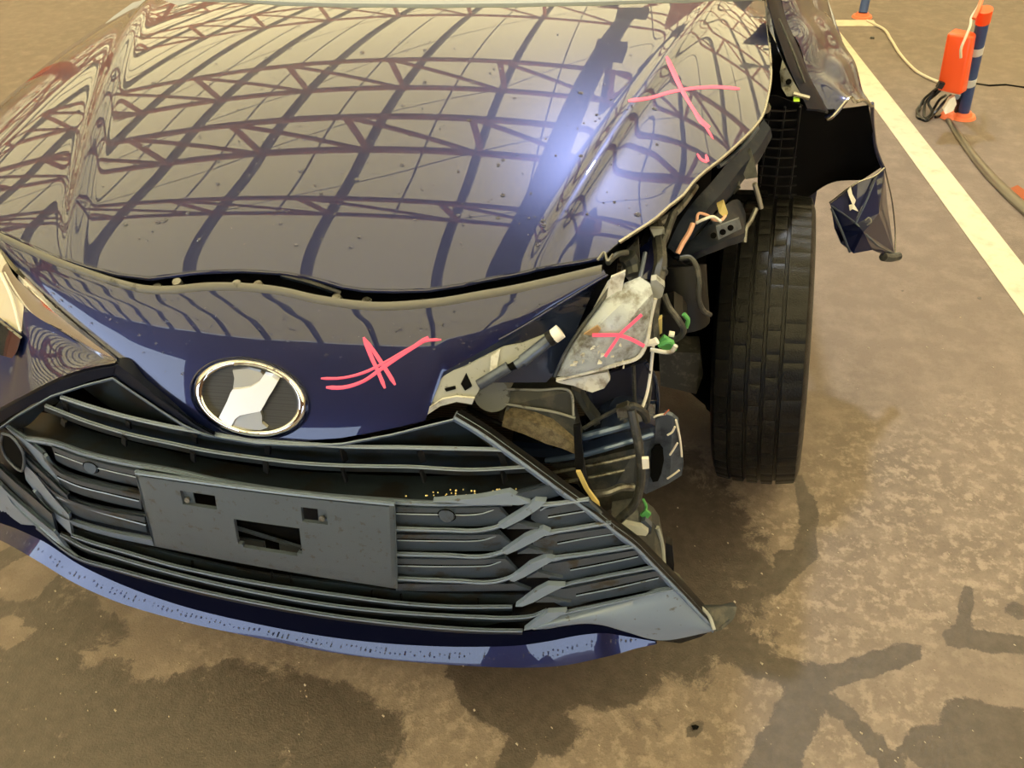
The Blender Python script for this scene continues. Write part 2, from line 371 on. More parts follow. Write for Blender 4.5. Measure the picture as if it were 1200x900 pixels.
# painted parking line + cross mark
def edge_line(p, q, y):
    a, b = P(*p, z=0), P(*q, z=0); t = (y-a.y)/(b.y-a.y); return a+(b-a)*t
yf, yn = P(982, 37, z=0).y, P(1320, 545, z=0).y; zl = V((0, 0, .002))
MB().loft([[edge_line((1027, 130), (1200, 370), yf)+zl, edge_line((1027, 130), (1200, 370), yn)+zl], [edge_line((1007, 67), (1188, 297), yf)+zl, edge_line((1007, 67), (1188, 297), yn)+zl]], (0, 0, -.0018)).build('parking_line', 'line', fl, smooth=False, label='long cream painted parking line')
c0, c1 = P(960, 31, z=0), P(1028, 31, z=0); cdn = V((0, .10, 0))
MB().loft([[c0+V((0, 0, .0023)), c1+V((0, 0, .0023))], [c0+cdn+V((0, 0, .0023)), c1+cdn+V((0, 0, .0023))]], (0, 0, -.0018)).build('parking_line', 'line', fl, smooth=False, label='short cream cross mark at the far end of the parking line')
# dark floor joint behind the post
jp = [P(x, y, z=0.0015) for x, y in ((1140, 98), (1160, 101), (1180, 100), (1200, 103), (1260, 104))]
MB().loft([jp, [p+V((0, .018, 0)) for p in jp]], (0, 0, -.001)).build('floor_joint', 'void', fl, smooth=False)
# loose grit
mb = MB(); rnd = random.Random(3)
for i in range(260):
    px = rnd.uniform(0, 1200); py = rnd.uniform(300, 900); p = P(px, py, z=.001); r = rnd.uniform(.0012, .0034)
    vs = [p+V((r*cos(a+rnd.random()), r*sin(a), 0)) for a in (0, 1.5, 3.1, 4.7)]+[p+V((0, 0, r*.9))]
    mb.add(vs, [(0, 1, 4), (1, 2, 4), (2, 3, 4), (3, 0, 4), (3, 2, 1, 0)])
tag(mb.build('floor_grit', 'pebble', None, kind='stuff', smooth=False), 'pale grit scattered over the damp concrete floor', 'grit')

# ---------------------------------------------------------------- hall roof
ceil = MB().loft([[V((-32, -8.6, 5.62)), V((26, -8.6, 5.62))], [V((-32, 28, 5.62)), V((26, 28, 5.62))]], (0, 0, .01)).build('ceiling', 'roof', None, smooth=False, kind='structure')
TY = [2.45, 4.2, 6.0, 10.6, 15.6, 21, 26.5]
ZB, ZT = 4.58, 5.42
PX = [-31.8+1.3*i for i in range(45)]
for ty in TY:
    mb = MB()
    mb.bar((-31.8, ty, ZB), (25.4, ty, ZB), .075); mb.bar((-31.8, ty, ZT), (25.4, ty, ZT), .085)
    for i, x in enumerate(PX[:-1]):
        mb.bar((x, ty, ZB), (x+.06, ty, ZT), .06)
        mb.bar((x, ty, ZB), (x+1.3, ty, ZT), .055)
    mb.build('roof_truss', 'red', ceil, smooth=False)
for x in PX: MB().bar((x, -8.5, 5.52), (x, 27.9, 5.52), .085, .12).build('roof_purlin', 'purlin', ceil, smooth=False)
for k in range(len(TY)-1):                     # thin bracing rods and sheet joints
    mb = MB()
    for x0 in PX[::2]:
        mb.bar((x0, TY[k], 5.40), (x0+2.6, TY[k+1], 5.40), .012)
    for x0 in PX: mb.bar((x0+.65, TY[k], 5.6), (x0+.65, TY[k+1], 5.6), .02)
    mb.build('bracing_rod', 'purlin', ceil, smooth=False, kind='stuff')
for gxp, z0, z1, lab in ((-9.2, 3.5, 4.55, 'l'), (7.6, 3.6, 4.5, 'r')):  # longitudinal girders
    mb = MB(); mb.bar((gxp, -4, z0), (gxp, 23.5, z0), .18); mb.bar((gxp, -4, z1), (gxp, 23.5, z1), .18)
    y = -4
    while y < 23: mb.bar((gxp, y, z0), (gxp, y+.9, z1), .09); mb.bar((gxp, y+.9, z1), (gxp, y+1.8, z0), .09); y += 1.8
    mb.build('girder', 'red', ceil, smooth=False)
for cx, cy in ((1.55, 9.2), (-9.2, 9.2), (-9.2, 2.45), (-9.2, 16), (7.6, 9.2), (7.6, 2.45), (7.6, -3), (-9.2, -3)):
    mb = MB()
    for dx in (-.13, .13): mb.box((cx+dx, cy, 2.4), (.05, .26, 4.8))
    mb.box((cx, cy, 2.4), (.24, .05, 4.8)); mb.box((cx, cy, 3.3), (.42, .42, .10)); mb.box((cx, cy, .02), (.5, .5, .04))
    mb.build('steel_column', 'red', ceil, smooth=False)
# heavy dark crane rail along the hall
mb = MB(); mb.bar((.02, .3, 4.6), (1.2, 15, 4.6), .22, .3); mb.box((.62, 7.0, 4.6), (.38, .5, .4)); mb.box((.9, 10.5, 4.6), (.40, .8, .4)); mb.build('crane_rail', 'rail', ceil, smooth=False)
# front wall of the hall with two open gateways
mb = MB()
for x0, x1, z0 in ((-32, -24, 0), (-24, -7.5, 4.5), (-7.5, -1.6, 2.0), (-1.6, 4.2, 0), (4.2, 11, 3.0), (11, 26, 0)):
    mb.box(((x0+x1)/2, -8.7, (z0+5.6)/2), (x1-x0, .2, 5.6-z0))
mb.build('wall_front', 'wall', None, smooth=False, kind='structure')
MB().box((-32.1, 9.7, 2.8), (.2, 37, 5.6)).build('wall_left', 'sheet', None, smooth=False, kind='structure')
MB().box((26.1, 9.7, 2.8), (.2, 37, 5.6)).build('wall_right', 'sheet', None, smooth=False, kind='structure')
MB().box((-3, 28.1, 2.8), (58.4, .2, 5.6)).build('wall_back', 'sheet', None, smooth=False, kind='structure')
# unseen lamp added for the bonnet highlight
lt = empty('highlight_lamp', LAMP_POS); tag(lt, 'unseen round lamp added for the bonnet highlight, under the roof trusses behind the car', 'lamp')
def rel(o, mb): mb.v = [v-o.location for v in mb.v]; return mb
rel(lt, MB().disc(LAMP_POS+V((0, 0, .03)), (0, 0, 1), .17, .16, 20, .06)).build('lamp_shade', 'metal', lt)
rel(lt, MB().bar(LAMP_POS+V((0, 0, .18)), LAMP_POS+V((0, 0, .62)), .02)).build('rod', 'metal', lt)
ld = D.lights.new('bulb', 'SPOT'); ld.energy = 900; ld.shadow_soft_size = .11; ld.spot_size = radians(100); ld.spot_blend = .6; ld.color = (.85, .92, 1)
lo = D.objects.new('bulb', ld); COL.objects.link(lo); lo.parent = lt
lo.rotation_euler = (V((.4, .2, .8))-LAMP_POS).to_track_quat('-Z', 'Y').to_euler()

# ================================================================ CAR
car = empty('car', (0, .9, 0))
tag(car, 'dark blue hatchback with a torn-open front corner and pink pen marks on bonnet and nose', 'car')
CO = V((0, .9, 0))
_mk = mk
def part(mb, name, m, parent=None, **k):
    """parts are modelled in world space; their origin sits at the car's origin"""
    base = car if parent is None else parent
    mb.v = [v-CO for v in mb.v] if parent is None else [v-CO for v in mb.v]
    return mb.build(name, m, base, **k)

# ---- bonnet
front = [(-.62, .395), (-.56, .30), (-.47, .225)]
fpix = [(-40, 247), (0, 266), (25, 277), (50, 289), (75, 298), (100, 306), (135, 315), (173, 319.5), (200, 316), (227, 312.5), (255, 311), (283, 310.5), (310, 312), (333, 313.5), (365, 319), (400, 329), (425, 333), (460, 334), (500, 333), (540, 327), (583, 318), (620, 311), (650, 304.5), (680, 300), (707, 295)]
fw = [(v.x, v.y) for v in (PH(*q) for q in fpix)]
fw = [(-.66, fw[0][1]+.16), (-.62, fw[0][1]+.08)]+fw
rpix = [(707, 295), (725, 284), (745, 271), (765, 258), (785, 240), (800, 228), (812, 213), (825, 201), (840, 190), (852, 180), (865, 168), (880, 153), (893, 136), (899, 116), (903, 92), (902, 60), (899, 30), (897, 1)]
rw = [(v.x, v.y) for v in (PH(*q) for q in rpix)]
bpix = [(897, 1), (850, 2), (800, 4), (700, 7), (600, 9), (500, 10), (400, 9), (330, 7), (233, 2)]
bw = [(v.x, v.y) for v in (PH(*q) for q in bpix)]
bw += [(-.45, bw[-1][1]-.02), (-.66, bw[0][1]-.04)]
lw = [fw[0], (-.665, .52), (-.665, .66), bw[-1]]
NU, NVv = 300, 180
F_ = lin([(*p, 0) for p in fw], NU); R_ = lin([(*p, 0) for p in rw], NVv); Bk = lin([(*p, 0) for p in reversed(bw)], NU); L_ = lin([(*p, 0) for p in lw], NVv)
rows = []
def HD(x, y):
    z = H(x, y)
    # crumpled right front corner: rolled edge and shallow waves
    d = max(0, x-.40)*max(0, .55-y)*10
    z += .0022*sin(x*24+y*14)*min(1, d*1.3)*max(0, 1-abs(y-.3)*3)
    return z
for j in range(NVv):
    t = j/(NVv-1); r = []
    for i in range(NU):
        s = i/(NU-1)
        c = (1-t)*F_[i]+t*Bk[i]+(1-s)*L_[j]+s*R_[j]-((1-s)*(1-t)*F_[0]+s*(1-t)*F_[-1]+(1-s)*t*Bk[0]+s*t*Bk[-1])
        x, y = c.x, c.y; z = HD(x, y)
        # rolled hems
        e = min(1, t*NVv/6.0); z -= .006*(1-e)**2
        r.append(V((x, y, z)))
    rows.append(r)
hood = part(MB().loft(rows, (0, .001, -.004)), 'bonnet', 'paint', ang=180)
def setn(o, pts, fn):
    ns = []
    for p in pts:
        e = 5e-4; q = V((-(fn(p.x+e, p.y)-fn(p.x-e, p.y))/(2*e), -(fn(p.x, p.y+e)-fn(p.x, p.y-e))/(2*e), 1)).normalized(); ns.append(q)
    ns += [-q for q in ns]; o.data.normals_split_custom_set_from_vertices([tuple(q) for q in ns])
setn(hood, [p for r in rows for p in r], HD)
# bright bare hem along the torn right edge
hem = [V((p.x, p.y, HD(p.x, p.y)-.001)) for p in cr([(*q, 0) for q in rw[1:]], 60)]
part(MB().tube(hem, .0028, 6, 0), 'bonnet_hem', 'satin', hood, label='bare bright metal edge of the bonnet')
part(MB().tube([V((r.x, r.y, r.z-.004)) for r in rows[0]], .0028, 6, 0), 'bonnet_hem', 'paint', hood)
def stroke(pix, surf, wpx, name, parent, m='pink', off=.0012, label=None):
    n = max(8, int(sum((V(a[:2])-V(b[:2])).length for a, b in zip(pix, pix[1:]))/6)); pp = cr([(a[0], a[1], a[2] if len(a) > 2 else wpx) for a in pix], n); a_, b_, c_ = [], [], []
    for i, p in enumerate(pp):
        t = pp[min(i+1, n-1)]-pp[max(i-1, 0)]; nn = V((-t.y, t.x)); nn.normalize(); wv = p.z/2*(1 if 0 < i < n-1 else .5)
        a_.append(surf(p.x-nn.x*wv, p.y-nn.y*wv, off*.3)); b_.append(surf(p.x, p.y, off)); c_.append(surf(p.x+nn.x*wv, p.y+nn.y*wv, off*.3))
    return part(MB().loft([a_, b_, c_], (0, .0008, -.001)), name, m, parent, label=label)
sh = lambda x, y, o: PH(x, y, o)
stroke([(781, 66, 5), (790, 86, 6), (800, 107, 5), (812, 127, 4), (825, 145, 6), (832, 149, 5)], sh, 5, 'pen_mark', hood)
stroke([(736, 118, 5), (760, 115, 4), (785, 108, 4), (815, 103, 4), (845, 102, 4), (867, 104, 4)], sh, 4, 'pen_mark', hood)
stroke([(819, 137, 2.5), (828, 150, 3), (836, 163, 2.5)], sh, 3, 'pen_mark', hood)
stroke([(817, 180, 3), (822, 187, 3), (829, 189, 4), (827, 181, 4)], sh, 3, 'pen_mark', hood)

# ---- gap: bonnet landing panel, seal, catches
sealp = [(-30, 262), (0, 277), (30, 291), (60, 304), (100, 319), (140, 332), (172, 339), (205, 339), (235, 336), (283, 336), (330, 341), (370, 350), (410, 356), (440, 358.5), (480, 357), (520, 353), (560, 346), (600, 339), (650, 328), (705, 315)]
sealw = [PF(x, y, -.002) for x, y in sealp]
NS = 90
sw = cr(sealw, NS)
def up(p, dy, dz): return p+V((0, dy, dz))
part(MB().loft([[up(p, -.003, -.004) for p in sw], [up(p, .001, .002) for p in sw], [up(p, .0045, .003) for p in sw], [up(p, .0075, -.002) for p in sw]], (0, .002, -.006)), 'bonnet_seal', 'seal', ang=60)
part(MB().loft([[up(p, .006, -.004) for p in sw], [up(p, .016, -.024) for p in sw], [up(p, .06, -.03) for p in sw], [up(p, .13, -.035) for p in sw]], (0, 0, -.004)), 'slam_panel', 'black')
for px, py in ((208, 325), (278, 327), (303, 328), (185, 331), (395, 343), (430, 347)):
    part(MB().disc(P(px, py, y=.105)-V((0, 0, .02)), (0, -.3, 1), .008, .018, 12, .006), 'panel_clip', 'metal')
part(MB().tube([P(330, 322, y=.12), P(365, 331, y=.12), P(400, 343, y=.12)], .005), 'latch_rod', 'beam')

# ---- nose panel (front fascia)
top = [(x, y+2.5) for x, y in sealp]
bot = [(-30, 262), (-5, 285), (18, 312), (45, 340), (90, 379), (137, 421), (160, 446), (185, 468), (212, 490), (240, 505), (275, 514), (315, 518), (355, 517), (395, 514), (430, 508), (465, 501), (498, 493), (503, 470), (497, 449), (600, 391), (712, 322)]
# upper main skin: rows between seal line and the lower boundary, in pixel space but laid on the bumper surface
def along(pts, n): return cr(pts, n)
tp = along([(-30, 264.5)]+top[1:13]+[(410, 358.5), (440, 361), (480, 359.5), (520, 355.5), (560, 348.5), (600, 341.5), (650, 330.5), (708, 317.5)], 120)
bp_ = lin(bot[:17]+[(520, 436), (560, 414), (600, 391), (655, 357), (711, 323)], 120)
rows = []
NR = 26
for j in range(NR):
    t = j/(NR-1); r = []
    for i in range(120):
        q = tp[i].lerp(bp_[i], t); r.append(PF(q.x, q.y, .004*t**6))
    rows.append(r)
fas = part(MB().loft(rows, (0, .004, -.001)), 'nose_panel', 'paint', ang=50)
# lower return below the body line, right half
rows = []
up_ = lin([(498, 449), (520, 436.5), (560, 414.5), (600, 391.5), (655, 357.5), (711, 323.5)], 40); lo_ = lin([(497, 494), (504, 478), (560, 450), (610, 440), (648, 434), (690, 350)], 40)
u1 = lin([(712, 323.5), (655, 357), (600, 391), (560, 414), (520, 436), (497, 449)], 40); l1 = lin([(705, 326), (690, 352), (672, 395), (655, 430), (648, 440), (640, 448)], 40)
rows = [[PF(u1[i].x+(l1[i].x-u1[i].x)*t, u1[i].y+(l1[i].y-u1[i].y)*t, .004+.05*t) for i in range(40)] for t in [k/8 for k in range(9)]]
corner = part(MB().loft(rows, (0, .004, 0)), 'nose_panel_corner', 'under', ang=40)
corner.data.materials.clear(); corner.data.materials.append(M['beam'])
part(MB().tube([PF(x, y, 0) for x, y in ((712, 322), (655, 356.5), (600, 390), (585, 398))], .0013, 6, 8), 'body_line_edge', 'paint', fas)
# torn grey backing
def FP(lst, off): return [PF(x, y, off) for x, y in lst]
torn = [(503, 469), (501, 461), (505, 452), (513, 448), (520, 441), (532, 434), (545, 430), (560, 422), (590, 407), (612, 403), (640, 392), (646, 396), (628, 414), (600, 424), (585, 436), (565, 448), (560, 460), (555, 467), (535, 464), (518, 467), (505, 476)]
part(MB().plate(FP(torn, .006), (0, .003, 0)), 'torn_backing', 'greyp', smooth=False, label='grey torn inner skin of the nose panel')
part(MB().plate(FP([(575, 418), (586, 410), (582, 432), (574, 437)], .002), (0, .003, 0)), 'torn_shard', 'lampw', smooth=False)
part(MB().plate(FP([(540, 450), (546, 438), (553, 453), (545, 458)], .004), (0, .002, 0)), 'torn_hole', 'void', smooth=False)
part(MB().plate(FP([(521, 456), (533, 453), (534, 456), (523, 459)], .004), (0, .002, 0)), 'torn_hole', 'void', smooth=False)
part(MB().loft([FP([(503, 478), (518, 468), (535, 465), (556, 467)], -.002), FP([(501, 486), (516, 476), (535, 471), (553, 474)], .006)], (0, .003, 0)), 'torn_edge', 'lampw', smooth=True, label='pale torn edge')
# broken stay rod with white cap
rod = part(MB().tube([PF(561, 451, .0), PF(596, 430, -.004)], .0072, 12).tube([PF(604, 428, -.004), PF(612, 423, -.004)], .006, 12).tube([PF(612, 423, -.004), PF(644, 398, -.004)], .0078, 12), 'stay_rod', 'steelp', label='pale blue broken stay rod')
part(MB().tube([PF(596, 431, -.003), PF(606, 427, -.003)], .0048, 10), 'rod_joint', 'void', rod)
part(MB().tube([PF(643, 398, -.006), PF(649, 394, -.008)], .010, 12), 'rod_collar', 'black', rod)
part(MB().tube([PF(648, 395, -.008), PF(657, 388, -.01)], .0095, 12), 'rod_cap', 'white', rod, label='white cap')
# marks on the nose
sf = lambda x, y, o: PF(x, y, -o)
stroke([(382, 454, 5), (402, 454, 4.5), (425, 447, 4), (447, 432, 4.5), (470, 416, 5), (490, 403, 5), (502, 395, 6)], sf, 5, 'pen_mark', fas)
stroke([(376, 443.5, 3.5), (400, 443, 3), (428, 436, 3.5), (450, 425, 3), (480, 408, 3), (500, 399, 3.5), (517, 398, 3.5)], sf, 3.5, 'pen_mark', fas)
stroke([(426, 395, 5), (435, 418, 5), (445, 440, 4.5), (451, 455, 5)], sf, 5, 'pen_mark', fas)
stroke([(428, 397, 3.5), (441, 416, 5), (454, 436, 5), (463, 451, 5)], sf, 4, 'pen_mark', fas)

# ---- badge
ec = (293, 466.5); ea, eb, et = 66, 43.5, radians(13)
def EP(a, k, off):
    x = cos(a)*ea*k; y = sin(a)*eb*k
    return PF(ec[0]+x*cos(et)-y*sin(et), ec[1]+x*sin(et)+y*cos(et), off)
NE = 72; aa = [2*pi*i/NE for i in range(NE+1)]
badge = part(MB().loft([[EP(a, 1.03, .004) for a in aa], [EP(a, 1.02, -.004) for a in aa], [EP(a, .985, -.008) for a in aa], [EP(a, .93, -.011) for a in aa], [EP(a, .87, -.009) for a in aa], [EP(a, .84, .003) for a in aa]]), 'badge', 'chrome', ang=70, label='oval chrome badge ring')
part(MB().loft([[EP(a, 1.09, .0005) for a in aa], [EP(a, 1.06, -.003) for a in aa], [EP(a, 1.03, .002) for a in aa]]), 'badge_surround', 'paint', badge, ang=70)
part(MB().add([EP(0, 0, -.0005)]+[EP(a, .9, -.002) for a in aa[:-1]], [(0, i+1, (i+1) % NE+1) for i in range(NE)]), 'perforated_mesh', 'mesh', badge)
def g4(x, y): return (200+x/6.667, 400+y/6.667)
def BP(lst, off): return [PF(*g4(x, y), off) for x, y in lst]
body = [(490, 235), (490, 290), (470, 385), (440, 470), (400, 550), (378, 600), (470, 660), (500, 610), (540, 580), (700, 545), (745, 450), (790, 380), (840, 315), (790, 275), (740, 262), (715, 272), (690, 320), (600, 370), (490, 385)]
part(MB().plate(BP([(488, 375), (545, 372), (620, 360), (690, 318), (728, 265), (790, 280), (838, 312), (800, 380), (755, 450), (730, 500), (700, 548), (600, 568), (540, 580), (500, 610), (474, 662), (420, 640), (376, 598), (400, 550), (440, 470), (468, 400)], -.009), (0, .008, 0)), 'badge_emblem', 'emb', badge, smooth=False)
part(MB().plate(BP([(484, 225), (600, 215), (700, 240), (728, 268), (690, 320), (620, 362), (545, 374), (486, 378), (497, 290)], -.006), (0, .006, 0)), 'badge_scoop', 'embs', badge, smooth=False)
part(MB().plate(BP([(474, 662), (500, 612), (545, 580), (610, 568), (700, 548), (715, 590), (712, 640), (755, 675), (700, 695), (580, 690)], -.006), (0, .006, 0)), 'badge_scoop', 'embs', badge, smooth=False)

# ---- left headlamp end, chrome strip and side skin
lh = part(MB().plate([PF(x, y, .006) for x, y in ((-60, 270), (-8, 280), (14, 320), (20, 345), (28, 358), (25, 391), (0, 372), (-60, 345))], (0, .02, -.004)), 'headlamp', 'lens', smooth=False, label='intact pale headlamp at the picture edge')
part(MB().tube([PF(x, y, .0) for x, y in ((0, 320), (12, 345), (24, 388))], .002), 'lens_rib', 'white', lh)
strip = [[PF(x, y, o) for x, y in l] for l, o in (([(-4, 284), (16, 317), (28, 327), (80, 373), (138, 420)], .002), ([(8, 308), (16, 322), (38, 343), (85, 383), (137, 422)], -.007), ([(4, 312), (16, 332), (34, 352), (85, 391), (135, 424)], -.004), ([(2, 318), (14, 340), (30, 360), (85, 396), (128, 425)], .004))]
part(MB().loft([cr(r, 24) for r in strip]), 'chrome_strip', 'chrome', ang=60, label='chrome strip running from headlamp to grille')
tp = cr([(28, 358), (60, 381), (95, 404), (130, 425.5)], 40); bt = cr([(-70, 520), (-40, 500), (0, 480), (30, 463), (75, 441), (133, 424.5)], 40)
tl_ = lin([(-70, 340), (0, 374), (25, 392), (28, 358), (60, 381), (95, 404), (132, 425.2)], 60); bt = cr([(-70, 522), (-40, 500), (0, 478), (30, 462), (75, 440), (100, 432), (134, 425.4)], 60)
rows = [[PF(tl_[i].x+(bt[i].x-tl_[i].x)*t, tl_[i].y+(bt[i].y-tl_[i].y)*t, .004-.016*t*t+.0) for i in range(60)] for t in [k/14 for k in range(15)]]
part(MB().loft(rows, (0, .004, 0)), 'bumper_cheek', 'paint', ang=60)
part(MB().plate([PF(x, y, -.006) for x, y in ((-40, 372), (0, 378), (24, 397), (20, 412), (14, 420), (0, 416), (-40, 400))], (0, .004, 0)), 'turn_lamp', 'glass', smooth=True, label='dark turn lamp below the headlamp')

# ---- grille assembly
def shift(p, d): return [(x, y+d) for x, y in p]
gr = part(MB().loft([cr(FP([(-15, 492), (60, 462), (134, 440), (190, 480), (250, 512), (400, 519), (460, 508), (533, 491), (600, 538), (655, 576)], .085), 60), cr(FP([(-15, 560), (60, 560), (134, 570), (190, 580), (250, 590), (400, 610), (460, 615), (533, 620), (600, 620), (640, 630)], .075), 60)], (0, .004, 0)), 'grille', 'void')
def sl(rows, m, name='grille_slat', n=60, t=.004, interp=cr, label=None, parent=gr, ang=40):
    R = [[PF(q.x, q.y, o) for q in interp(p, n)] for p, o in rows]
    return part(MB().loft(R, (0, t, -.0005)), name, m, parent, ang=ang, label=label)
# surround: upper left wing and V band
sl([([(-20, 488), (0, 478), (30, 462), (75, 440), (100, 432), (136, 424)], -.006), ([(-20, 492), (0, 482), (30, 466), (75, 444), (100, 436), (136, 429)], -.012), ([(-20, 513), (0, 496), (30, 478), (75, 458), (104, 447), (132, 440)], -.004)], 'gloss', 'grille_surround', label='dark band over the grille wing')
sl([([(136, 423), (142, 421), (170, 446), (197, 469), (225, 494), (250, 508)], -.004), ([(136, 426), (150, 436), (180, 462), (205, 480), (228, 497), (250, 510)], -.013), ([(132, 440), (160, 459), (190, 479), (215, 495), (235, 506), (250, 512)], -.002)], 'gloss', 'grille_surround')
edge = [(-20, 515), (0, 500), (20, 486), (60, 463), (100, 450), (132, 442), (160, 461), (190, 481), (215, 497), (240, 508), (300, 518), (360, 521), (400, 519), (460, 508), (500, 498), (535, 489.5)]
ep = lin(edge, 120)
part(MB().loft([[PF(q.x, q.y, -.006) for q in ep], [PF(q.x, q.y+1.6, -.008) for q in ep], [PF(q.x, q.y+3.4, -.003) for q in ep], [PF(q.x, q.y+2, .02) for q in ep]]), 'grille_rim', 'silver', gr, ang=60, label='thin light rim of the upper grille')
# back shell of the upper grille (recess under the rim)
sl([([(132, 443), (160, 463), (190, 483), (240, 511), (300, 521), (400, 522), (460, 511), (535, 492)], .004), ([(95, 453), (130, 478), (180, 495), (240, 515), (300, 527), (400, 533), (500, 530), (575, 524)], .045)], 'grillek', 'grille_shelf', n=80)
sl([([(70, 470), (110, 483), (150, 493), (233, 510), (300, 519), (400, 527), (480, 528), (587, 531)], .004), ([(60, 482), (100, 499), (150, 513), (233, 532), (300, 541), (400, 549), (480, 551), (610, 550)], .06)], 'grillek', 'grille_shelf', n=80)
sl([([(60, 462), (30, 480), (5, 497), (2, 500)], .0), ([(70, 470), (52, 480), (30, 500), (8, 503)], .02)], 'grillek', 'grille_shelf', n=16, t=.006)
# slats with bright lips
def lipslat(L, lw, bh, n=90, label=None, m='grillek'):
    sl([(L, -.001), (shift(L, lw*.3), -.0055), (shift(L, lw), -.006), (shift(L, lw*1.3), -.002)], 'silver', n=n, label=label)
    sl([(shift(L, lw*.9), -.003), (shift(L, lw+bh), .006)], m, 'slat_web', n=n)
lipslat([(70, 464.5), (110, 477.5), (150, 488.5), (200, 499.5), (233, 505.5), (300, 515.5), (350, 519.5), (400, 522.5), (480, 524), (590, 526.5)], 2.4, 5, label='upper grille slat with pale lip')
lipslat([(52, 475), (100, 493.5), (150, 508.5), (200, 519.5), (233, 526.5), (300, 536.5), (350, 542.5), (400, 545.5), (480, 547), (550, 550.5), (620, 547)], 1.7, 5, label='lower grille slat with pale lip')
# big dark shelf sloping back between the second slat and the lamella field
sl([([(30, 484), (60, 487), (100, 505), (150, 519), (233, 538), (300, 549), (400, 557), (500, 560), (600, 558), (650, 556)], .055), ([(28, 500), (60, 508), (100, 520), (150, 533), (233, 550), (300, 562), (400, 570), (500, 575), (590, 570), (646, 563)], .025), ([(28, 512), (60, 518), (100, 532), (150, 543), (200, 551), (307, 571), (400, 582), (507, 588), (598, 578), (648, 566)], .002)], 'grillek', 'grille_shelf', n=100)
# posts
for x0, y0, x1, y1 in ((76, 472, 78, 482), (75, 492, 74, 498), (150, 493, 151, 501), (146, 512, 146, 521), (228, 510, 229, 518), (226, 530, 227, 540), (314, 520, 314, 531), (311, 540, 312, 553), (401, 526, 405, 540), (401, 548, 406, 563), (492, 528, 496, 541), (494, 550, 498, 563), (587, 530, 591, 545), (589, 552, 592, 565)):
    part(MB().bar(PF(x0, y0, .0), PF(x1, y1, .01), .003, .008), 'slat_post', 'black', gr)

# black backing of the lower field
sl([([(0, 500), (30, 513), (60, 520), (100, 533), (150, 544), (200, 552), (307, 573), (400, 584), (507, 590), (600, 580), (648, 569), (720, 625), (760, 660), (800, 695)], .012),
    ([(-20, 545), (20, 580), (60, 610), (100, 625), (150, 637), (200, 648), (307, 672), (400, 687), (507, 698), (600, 690), (660, 660), (700, 665), (740, 672), (805, 700)], .030),
    ([(-20, 600), (20, 610), (50, 632), (100, 657), (150, 671), (200, 685), (307, 708), (400, 725), (507, 737), (600, 742), (660, 722), (700, 712), (740, 702), (810, 706)], .014)], 'black', 'grille_backing', n=110)
# top rail over lamellae and bracket
rail = [(28, 513), (60, 518), (100, 531), (150, 542.5), (200, 551), (250, 562), (307, 572), (380, 581), (440, 585.5), (507, 589.5), (560, 589), (600, 588)]
sl([(shift(rail, -1), .002), (shift(rail, 1), -.006), (shift(rail, 3.5), -.006), (shift(rail, 5), .004)], 'silver', 'grille_rail', n=80)
# left lamellae (behind the bracket ends they stop at x=180)
def lam(topl, botl, m='grille', groove=None, n=40, hang=.006, label=None):
    mid = [((a[0]+b[0])/2, (a[1]+b[1])/2) for a, b in zip(topl, botl)]
    q1 = [(a[0]*.88+b[0]*.12, a[1]*.88+b[1]*.12) for a, b in zip(topl, botl)]
    o = sl([(topl, -.001), (q1, -.0075), (mid, -.004), (botl, .002)], m, n=n, t=.006)
    if groove:
        gp = cr(groove, 24)
        part(MB().loft([[PF(q.x, q.y-.9, -.0050) for q in gp], [PF(q.x, q.y+.9, -.0050) for q in gp]], (0, .002, 0)), 'slat_groove', 'void', gr)
        part(MB().loft([[PF(q.x, q.y+.9, -.0052) for q in gp], [PF(q.x, q.y+2.2, -.0060) for q in gp]], (0, .002, 0)), 'slat_bead', 'silver', gr)
    return o
lam([(60, 521), (80, 529), (120, 541), (160, 550)], [(66, 540), (85, 549), (120, 560), (162, 570)], groove=[(64, 530), (100, 543), (130, 551), (160, 558)])
lam([(48, 530), (70, 552), (84, 558), (120, 568), (164, 577)], [(58, 556), (76, 572), (90, 578), (125, 588), (166, 597)], groove=[(67, 558), (90, 568), (125, 577), (163, 586)])
lam([(40, 552), (62, 574), (84, 585), (120, 596), (169, 604)], [(54, 578), (76, 596), (92, 605), (125, 614), (172, 624)], groove=[(66, 581), (95, 592), (130, 603), (171, 614)])
lam([(38, 575), (66, 602), (84, 610), (120, 621), (177, 632)], [(58, 598), (72, 608), (90, 617), (122, 627), (180, 640)], 'silver')
# left fan blades
for t_, b_, m_ in (([(5, 499), (20, 508), (38, 520), (50, 530)], [(22, 516), (36, 530), (50, 548), (78, 580)], 'silver'),
                   ([(15, 520), (30, 535), (50, 552), (78, 578)], [(28, 545), (40, 556), (58, 580), (84, 602)], 'grille'),
                   ([(27, 540), (40, 552), (56, 572), (80, 600)], [(30, 562), (44, 580), (60, 602), (84, 627)], 'silver'),
                   ([(-8, 540), (18, 564), (40, 582), (60, 600)], [(-8, 553), (14, 574), (40, 600), (66, 624)], 'grille'),
                   ([(-8, 560), (18, 585), (42, 605), (60, 620)], [(-8, 567), (14, 590), (36, 612), (84, 650)], 'silver')):
    lam(t_, b_, m_)
sl([([(-20, 560), (0, 568), (14, 590), (40, 615), (60, 631), (90, 653)], -.004), ([(-30, 600), (-2, 595), (6, 608), (30, 615), (44, 616), (88, 654)], .0)], 'silver', 'grille_corner', n=30, label='speckled light corner below the grille wing')
